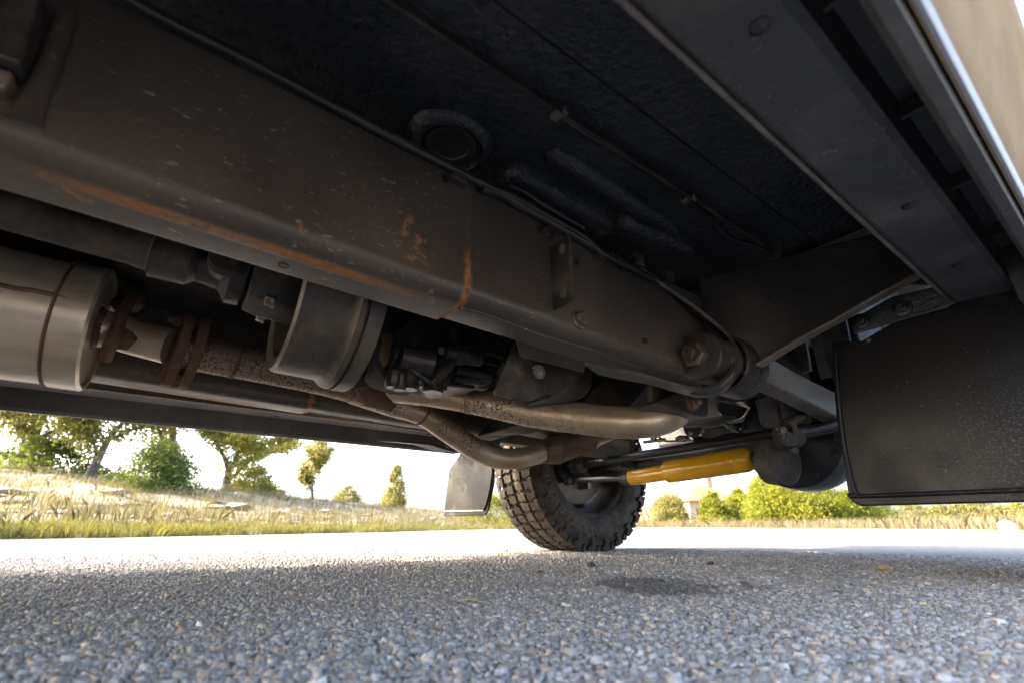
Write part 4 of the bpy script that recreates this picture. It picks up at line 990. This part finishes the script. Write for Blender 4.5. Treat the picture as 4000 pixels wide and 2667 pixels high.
# chippings standing proud of the binder
def chips(N, name):
    az = rng.uniform(-R(53), R(53), N * 3); u = rng.random(N * 3)
    r0, r1 = .33, 2.4
    d = np.sqrt(r0 ** 2 + u * (r1 ** 2 - r0 ** 2))
    keep = rng.random(N * 3) < np.clip(1.75 - 1.0 * d, .13, 1); az, d = az[keep][:N], d[keep][:N]
    n_ = len(d)
    X = CAM.x + (cH.x * np.cos(az) + cR.x * np.sin(az)) * d; Y = CAM.y + (cH.y * np.cos(az) + cR.y * np.sin(az)) * d
    size = np.clip(rng.lognormal(math.log(.0021), .33, n_), .0009, .0062) * (1 + .22 * d)
    el = rng.uniform(.7, 1.4, n_); rot = rng.uniform(0, 6.28, n_)
    hgt = size * rng.uniform(.35, .85, n_)
    K = 5; ang = np.arange(K) * 2 * np.pi / K
    ja = rng.uniform(-.35, .35, (n_, K)); jr = rng.uniform(.78, 1.22, (n_, K))
    a = ang[None] + ja
    bx_ = np.cos(a) * jr * el[:, None]; by_ = np.sin(a) * jr / el[:, None]
    tf = rng.uniform(.5, .8, (n_, K))
    cr, sr = np.cos(rot)[:, None], np.sin(rot)[:, None]
    def world(bx, by, zz):
        px = (bx * cr - by * sr) * size[:, None] + X[:, None]; py = (bx * sr + by * cr) * size[:, None] + Y[:, None]
        return np.stack([px, py, zz], 2)
    low = world(bx_, by_, np.full((n_, K), -.001))
    tl = rng.uniform(-.35, .35, (n_, 2))
    top = world(bx_ * tf, by_ * tf, hgt[:, None] * (1 + tl[:, :1] * bx_ + tl[:, 1:] * by_ * .8) )
    V = np.concatenate([low, top], 1).reshape(-1, 3)
    base = (np.arange(n_) * 2 * K)[:, None]
    tri = []
    for i in range(K):
        j = (i + 1) % K; tri += [[i, j, K + j], [i, K + j, K + i]]
    for i in range(1, K - 1): tri.append([K, K + i, K + i + 1])
    tri = np.array(tri); T_ = len(tri)
    Fi = (base[:, :, None] + tri[None]).reshape(-1, 3)
    me = bpy.data.meshes.new(name); nv, nf = len(V), len(Fi)
    me.vertices.add(nv); me.vertices.foreach_set('co', V.ravel())
    me.loops.add(nf * 3); me.loops.foreach_set('vertex_index', Fi.ravel().astype(np.int32))
    me.polygons.add(nf); me.polygons.foreach_set('loop_start', np.arange(0, nf * 3, 3, dtype=np.int32))
    tone = rng.random(n_); warm = rng.random(n_)
    base_c = np.stack([.22 + .42 * tone ** 1.3] * 3, 1) * np.array([1.06, 1.0, .92])
    wc = warm > .86; base_c[wc] = base_c[wc] * np.array([1.25, 1.0, .72])
    lt = rng.random(n_) > .965; base_c[lt] *= 1.5
    colr = np.concatenate([np.repeat(base_c, 2 * K, 0), np.ones((nv, 1))], 1)
    at_ = me.attributes.new('tone', 'FLOAT_COLOR', 'POINT'); at_.data.foreach_set('color', colr.astype(np.float32).ravel())
    me.update(calc_edges=True); me.materials.append(MATS['chip_stone'])
    o = bpy.data.objects.new(name, me); COL.objects.link(o)
    return o
tag(chips(135000, 'road_chippings'), 'pale angular stone chippings bedded in the road surface', 'gravel', kind='stuff')
# a few loose stones
loose = [(2310, 2215, .014, 'dark_stone', 'small dark stone lying on the road below the front wheel'),
         (2110, 2240, .010, 'limestone', None), (2920, 2300, .011, 'limestone', None), (2905, 2285, .009, 'limestone', None), (3275, 2322, .009, 'limestone', None),
         (2775, 2205, .013, 'dark_stone', 'small dark stone lying on the road ahead of the oil stain'),
         (3450, 2230, .018, 'straw', 'flat tan stone lying on the shaded road')]
for px, py, sz, mt, lb in loose:
    p = at(px, py, 'Z', 0); m = MB(); m.ico((0, 0, sz * .35), (sz, sz * .8, sz * .55), .22)
    o = m.build('loose_stone', mt, None, 25); o.location = (p.x, p.y, 0)
    tag(o, lb or 'small pale stone lying loose on the chip-seal road', 'stone', None if lb else 'loose pale stones on the road')
p = at(1840, 2372, 'Z', 0)
m = MB(); m.tube([(-.018, -.012, .006), (-.006, -.002, .010), (.008, .004, .009), (.022, .016, .006)], [.0006, .0010, .0010, .0005], 6, 4)
o = m.build('grass_stem', 'straw', None, 60); o.location = p; tag(o, 'short dry straw lying on the road in front of the wheel', 'straw')

# ------------------------------------------------------------------ vegetation
def tone_attr(me, vals):
    a = me.attributes.new('tone', 'FLOAT_COLOR', 'POINT')
    c = np.ones((len(vals), 4), np.float32); c[:, 0] = vals; c[:, 1] = vals; c[:, 2] = vals
    a.data.foreach_set('color', c.ravel())
def quads(name, V, tone, mat, parent=None, k=4):
    n_ = len(V) // k; me = bpy.data.meshes.new(name)
    me.vertices.add(len(V)); me.vertices.foreach_set('co', V.astype(np.float32).ravel())
    me.loops.add(n_ * k); me.loops.foreach_set('vertex_index', np.arange(n_ * k, dtype=np.int32))
    me.polygons.add(n_); me.polygons.foreach_set('loop_start', np.arange(0, n_ * k, k, dtype=np.int32))
    tone_attr(me, np.repeat(tone, k)); me.update(calc_edges=True); me.materials.append(MATS[mat])
    o = bpy.data.objects.new(name, me); COL.objects.link(o)
    if parent: o.parent = parent
    return o
def leaves(centers, size, name, mat, parent, tones, droop=.0, aspect=.55):
    n_ = len(centers)
    d = rng.normal(size=(n_, 3)); d[:, 2] -= droop; d /= np.linalg.norm(d, axis=1)[:, None]
    e = rng.normal(size=(n_, 3)); e -= d * (e * d).sum(1)[:, None]; e /= np.linalg.norm(e, axis=1)[:, None]
    sz = size * rng.uniform(.6, 1.3, n_)[:, None]
    a = d * sz * .5; b = e * sz * .5 * aspect
    V = np.stack([centers - a, centers + b, centers + a, centers - b], 1).reshape(-1, 3)
    return quads(name, V, tones, mat, parent)
def tree(px, ybase, dist, H, Wd, label, name='oak_tree', mat='oak_leaf', nleaf=6000, leaf=.10, trunk=.16, lean=0.0, shape='oak', group=None, cat='tree', crown_base=.3, seed=1):
    r_ = random.Random(seed)
    base = far(px, ybase, dist); root = empty(name, base); tag(root, label, cat, group)
    m = MB(); tips = []
    up = Vector((0, 0, 1))
    def limb(p, d, L, rad, lev):
        pts = [p]; rads = [rad]; q = p.copy(); dd_ = d.copy()
        for k in range(4):
            dd_ = (dd_ + Vector((r_.uniform(-1, 1), r_.uniform(-1, 1), r_.uniform(-.4, .7))) * .28).normalized()
            q = q + dd_ * L / 4; pts.append(q.copy()); rads.append(rad * (1 - .16 * (k + 1)))
            if lev >= 1: tips.append((q.copy(), lev))
        m.tube(pts, rads, 7 if lev < 2 else 5, 2)
        if lev < 3:
            for k in range(r_.choice((2, 3)) if lev else r_.choice((3, 4))):
                a = r_.uniform(0, 6.28); sp = r_.uniform(.5, 1.1) * (1.2 if shape == 'oak' else .6)
                nd = (dd_ + Vector((math.cos(a), math.sin(a), r_.uniform(-.2, .3))) * sp).normalized()
                limb(pts[r_.choice((2, 3, 4))], nd, L * r_.uniform(.55, .8), rads[3] * .62, lev + 1)
    if shape in ('oak',):
        limb(Vector((0, 0, -.3)), Vector((lean, 0, 1)).normalized(), H * .42, trunk, 0)
        T = np.array([t[0] for t in tips]); T[:, 2] = np.maximum(T[:, 2], H * .12)
        # stretch limb tips to fill the crown box
        sx = Wd * .5 / max(.01, np.abs(T[:, :2]).max()); T[:, :2] *= sx; T[:, 2] *= H * .95 / T[:, 2].max()
        V2 = []
        for v in m.v: V2.append((v[0] * sx, v[1] * sx, v[2] * (H * .95 / max(.01, max(t[0].z for t in tips)))))
        m.v = V2
        sel = rng.integers(0, len(T), nleaf)
        cl = rng.normal(size=(len(T), 3)) * .03
        C = T[sel] + rng.normal(size=(nleaf, 3)) * np.array([.085, .085, .05]) * H * rng.uniform(.3, 1.0, nleaf)[:, None] + cl[sel]
        clump = rng.random(len(T))[sel]
    else:
        n0 = 5 if shape == 'juniper' else 9
        m.tube([(0, 0, -.3), (0, 0, H * .5), (0, 0, H * .9)], [trunk, trunk * .6, trunk * .15], 7, 2)
        cs = []
        for k in range(70):
            t = r_.random() ** 1.2; a = r_.uniform(0, 6.28)
            prof = (1 - t) ** .6 * (1 if shape == 'juniper' else 1.0) * (.35 + .65 * min(1, t * 5 + .45))
            rr = Wd * .5 * prof * r_.uniform(.55, 1.05)
            cs.append((math.cos(a) * rr, math.sin(a) * rr, H * (.04 + .94 * t)))
            if k % 4 == 0: m.tube([(0, 0, H * t * .7), (math.cos(a) * rr * .9, math.sin(a) * rr * .9, H * (.04 + .94 * t))], [trunk * .25, trunk * .08], 5, 1)
        T = np.array(cs); sel = rng.integers(0, len(T), nleaf)
        C = T[sel] + rng.normal(size=(nleaf, 3)) * np.array([.05 * Wd + .02, .05 * Wd + .02, .055 * H]) * (1.3 if shape == 'bush' else 1)
        C[:, 2] = np.abs(C[:, 2]); clump = rng.random(len(T))[sel]
    m.build('trunk', 'bark', root, 60)
    tn = np.clip(.55 * clump + .45 * rng.random(nleaf), 0, 1)
    leaves(C, leaf, 'crown', mat, root, tn, aspect=.6 if shape == 'oak' else .45)
    return root
tree(-420, 1900, 17, 6.0, 7.5, 'tall olive-green oak at the end of the bank with low hanging limbs', nleaf=20000, leaf=.11, trunk=.20, seed=3)
tree(60, 1905, 21, 6.4, 8.0, 'grey-green oak behind the brightest oak, its crown hidden by the sill', nleaf=30000, leaf=.135, trunk=.20, seed=12)
tree(322, 1895, 17, 4.0, 4.0, 'bright yellow-green oak with a dark straight trunk on the grassy bank', mat='oak_leaf_bright', nleaf=20000, leaf=.115, trunk=.13, seed=5)
tree(600, 1905, 23, 5.8, 7.0, 'spreading oak behind the round juniper bush, its bent limbs showing', nleaf=26000, leaf=.135, trunk=.19, seed=8)
tree(875, 1940, 20, 3.7, 4.8, 'wide oak with a leaning limb beside the brown-roofed house', mat='oak_leaf_bright', nleaf=20000, leaf=.115, trunk=.12, lean=-.1, seed=21)
tree(1225, 1955, 24, 2.75, 2.3, 'lone two-lobed small oak standing clear against the sky', nleaf=9000, leaf=.10, trunk=.09, seed=30)
tree(1355, 1960, 26, .75, 1.5, 'low shrub beside the lone two-lobed oak', name='shrub', shape='bush', nleaf=2500, leaf=.10, trunk=.03, cat='shrub', seed=31)
tree(1540, 1985, 27, 2.2, 1.5, 'small pointed tree standing alone on the bank crest', name='young_tree', shape='juniper', mat='oak_leaf', nleaf=5500, leaf=.12, trunk=.06, seed=44)
tree(575, 1972, 13.5, 1.35, 2.0, 'round dark green juniper bush in front of the oaks', name='juniper_bush', shape='bush', mat='juniper_leaf', nleaf=12000, leaf=.075, trunk=.05, cat='bush', seed=6)
tree(980, 1955, 19, 1.1, 1.8, 'yellow-green bush under the wide oak by the brown-roofed house', name='shrub', shape='bush', mat='oak_leaf_bright', nleaf=4500, leaf=.10, trunk=.04, cat='bush', seed=61)
tree(140, 1905, 19, 1.3, 3.6, 'dark low brush growing below the grey-green oak', name='shrub', shape='bush', mat='juniper_leaf', nleaf=7000, leaf=.13, trunk=.04, cat='bush', seed=62)
t_ = tree(0, 1900, 20, 6.2, 4.6, 'dense roadside oak standing on the verge behind the vehicle', nleaf=42000, leaf=.17, trunk=.2, seed=50)
t_.location = (-5.05, -6.2, .05)
# right of the wheel
tree(2620, 2056, 30, 1.75, 2.5, 'rounded olive bush in front of the terracotta house', name='round_bush', shape='bush', mat='oak_leaf', nleaf=11000, leaf=.13, trunk=.06, cat='bush', seed=70)
tree(2800, 2056, 27, 1.6, 1.9, 'bright young juniper with a spiky top next to the olive bush', name='juniper_tree', shape='juniper', mat='juniper_bright', nleaf=9000, leaf=.12, trunk=.05, seed=71)
tree(2905, 2056, 28, 1.8, 1.9, 'bright slender juniper between the young juniper and the large one', name='juniper_tree', shape='juniper', mat='juniper_bright', nleaf=9000, leaf=.12, trunk=.05, seed=72)
tree(3120, 2058, 22, 2.7, 3.9, 'large bushy yellow-green juniper below the axle housing', name='juniper_tree', shape='bush', mat='juniper_bright', nleaf=26000, leaf=.12, trunk=.10, seed=73)
tree(3010, 2058, 23, 1.9, 1.8, 'bright juniper overlapping the flank of the large bushy juniper', name='juniper_tree', shape='juniper', mat='juniper_bright', nleaf=10000, leaf=.12, trunk=.06, seed=78)
tree(3340, 2056, 24, 1.25, 2.3, 'low juniper spreading at the foot of the large bushy juniper', name='juniper_tree', shape='bush', mat='juniper_bright', nleaf=10000, leaf=.12, trunk=.05, seed=74)
tree(3470, 2050, 30, .9, 1.6, 'dark low juniper at the end of the hedge of junipers', name='juniper_tree', shape='bush', mat='juniper_leaf', nleaf=3000, leaf=.10, trunk=.04, seed=75)
for k, (px, w, h) in enumerate(((3560, 10, 2.6), (3680, 8, 2.0), (3770, 9, 2.3), (3850, 10, 2.6), (3950, 7, 1.8))):
    tree(px, 2042, 130, h * 1.6, w, 'dark rounded tree in the far line beyond the dry field', name='distant_tree', shape='bush', mat='oak_leaf', nleaf=1800, leaf=.55, trunk=.25, group='trees in the far line beyond the field', seed=80 + k)
tree(4000, 2052, 26, .95, .6, 'small bright shrub at the edge of the dry field', name='shrub', shape='bush', mat='oak_leaf_bright', nleaf=1500, leaf=.09, trunk=.03, cat='shrub', seed=91)
tree(1915, 2062, 18, 1.1, 2.6, 'bright green brush on the verge behind the front tyre', name='shrub', shape='bush', mat='juniper_bright', nleaf=5000, leaf=.09, trunk=.03, cat='shrub', seed=92)

# grass
def grass(N, az0, az1, d0, d1, hmin, hmax, wid, name, mat, tone, clumpy=.55):
    az = rng.uniform(az0, az1, N); u = rng.random(N) ** 1.35
    P = np.empty((N, 3)); keep = np.ones(N, bool)
    for i in range(N):
        e = edge(az[i]); d = e + d0 + u[i] * (d1 - d0)
        if hnoise(az[i] * 31 + 2, d * 1.3) < -clumpy + .55 * rng.random(): keep[i] = rng.random() < .35
        P[i] = wpos(az[i], d)
    P = P[keep]; n_ = len(P)
    H = rng.uniform(hmin, hmax, n_) * (.75 + .5 * rng.random(n_)); a = rng.uniform(0, 6.28, n_)
    w = wid * rng.uniform(.6, 1.4, n_)
    bend = rng.normal(size=(n_, 2)) * H[:, None] * .35
    ex = np.stack([np.cos(a) * w, np.sin(a) * w, np.zeros(n_)], 1)
    top = P + np.stack([bend[:, 0], bend[:, 1], H], 1); mid = P + np.stack([bend[:, 0] * .3, bend[:, 1] * .3, H * .6], 1)
    V = np.stack([P - ex, P + ex, mid + ex * .7, top, mid - ex * .7], 1).reshape(-1, 3)
    tn = np.clip(tone + .3 * rng.normal(size=n_), 0, 1)
    return quads(name, V, tn, mat, None, 5)
tag(grass(32000, -R(56), R(6), .0, 1.0, .02, .10, .003, 'verge_grass', 'verge_grass', .45), 'short yellow-green grass along the edge of the road', 'grass', kind='stuff')
tag(grass(64000, -R(56), R(4), .9, 15.5, .04, .22, .0040, 'bank_grass', 'grass_blade', .45, -.08), 'tall dry grass covering the stony bank', 'grass', kind='stuff')
tag(grass(45000, R(6), R(56), .3, 26, .08, .30, .007, 'field_grass', 'grass_blade', .72, .9), 'tall straw-coloured grass in the field beyond the road', 'grass', kind='stuff')

# limestone ledges on the bank
k = 0
for i in range(170):
    az = rng.uniform(-R(52), -R(3)); d = edge(az) + rng.uniform(1.0, 5.5)
    w = rng.uniform(.07, .32); m = MB()
    m.ico((0, 0, 0), (w, w * rng.uniform(.5, .9), w * rng.uniform(.14, .3)), .25)
    o = m.build('limestone_rock', 'limestone', None, 20); o.location = wpos(az, d); o.rotation_euler.z = rng.uniform(0, 6.28)
    tag(o, 'grey limestone slab lying among the grass of the bank', 'rock', 'limestone slabs on the bank')
p = far(3938, 2078, 10.9); m = MB(); m.ico((0, 0, .06), (.13, .10, .14), .18); o = m.build('limestone_boulder', 'pale_limestone', None, 20); o.location = (p.x, p.y, 0)
tag(o, 'white boulder standing at the edge of the road by the field', 'rock')

# houses
def house(name, label, px, yb, dist, w, dpt, hw, hr, roofm, yaw, chim=None):
    b = far(px, yb, dist); root = empty(name, (b.x, b.y, b.z)); root.rotation_euler.z = yaw; tag(root, label, 'house')
    m = MB(); m.box((-w / 2, -dpt / 2, -1.5), (w / 2, dpt / 2, hw)); wl = m.build('wall', 'stucco', root, 30)
    o_ = .5; m = MB(); A = [(-w / 2 - o_, -dpt / 2 - o_, hw), (w / 2 + o_, -dpt / 2 - o_, hw), (w / 2 + o_, dpt / 2 + o_, hw), (-w / 2 - o_, dpt / 2 + o_, hw)]
    rx = max(.2, w / 2 - dpt / 2); m.add(A + [(-rx, 0, hw + hr), (rx, 0, hw + hr)], [(0, 1, 5, 4), (1, 2, 5), (2, 3, 4, 5), (3, 0, 4), (3, 2, 1, 0)])
    rf = m.build('roof', roofm, root, 20)
    m = MB()
    for k in range(int(w / .5)):
        x = -w / 2 + k * .5; t = min(1, max(0, (w / 2 + o_ - abs(x)) / (w / 2 + o_ - rx))) if abs(x) > rx else 1
        m.tube([(x, -dpt / 2 - o_, hw + .04), (x * (1 - .0 * t), (-dpt / 2 - o_) * (1 - t), hw + hr * t + .04)], .09, 6, 1)
    tag(m.build('tile_ridges', roofm, rf, 50), kind='stuff')
    for k in range(3):
        x = -w / 3 + k * w / 3; m = MB(); m.box((x - .5, -dpt / 2 - .03, hw - 1.9), (x + .5, -dpt / 2 + .05, hw - .7)); f = m.build('window', 'stucco', root, 30)
        m = MB(); m.box((x - .42, -dpt / 2 - .035, hw - 1.82), (x + .42, -dpt / 2 - .028, hw - .78)); m.build('pane', 'window_glass', f, 30)
    if chim:
        m = MB(); m.box((chim - .4, -.4, hw), (chim + .4, .4, hw + hr + .9)); m.box((chim - .5, -.5, hw + hr + .9), (chim + .5, .5, hw + hr + 1.1)); m.build('chimney', 'stucco', rf, 30)
    return root
house('terracotta_house', 'tan house with a terracotta hip roof and tall chimney behind the olive bush', 2752, 2040, 75, 8, 6.5, 2.7, 2.3, 'terracotta', PH + R(12), 1.5)
house('terracotta_house', 'low house with an orange tile roof showing beside the front tyre', 2490, 2056, 52, 6.5, 5, .5, 1.3, 'terracotta', PH - R(8))
house('brown_roof_house', 'house with a brown hip roof showing over the bank behind the wide oak', 1000, 1925, 60, 5, 4, .3, 1.0, 'shingle_brown', PH + R(10))
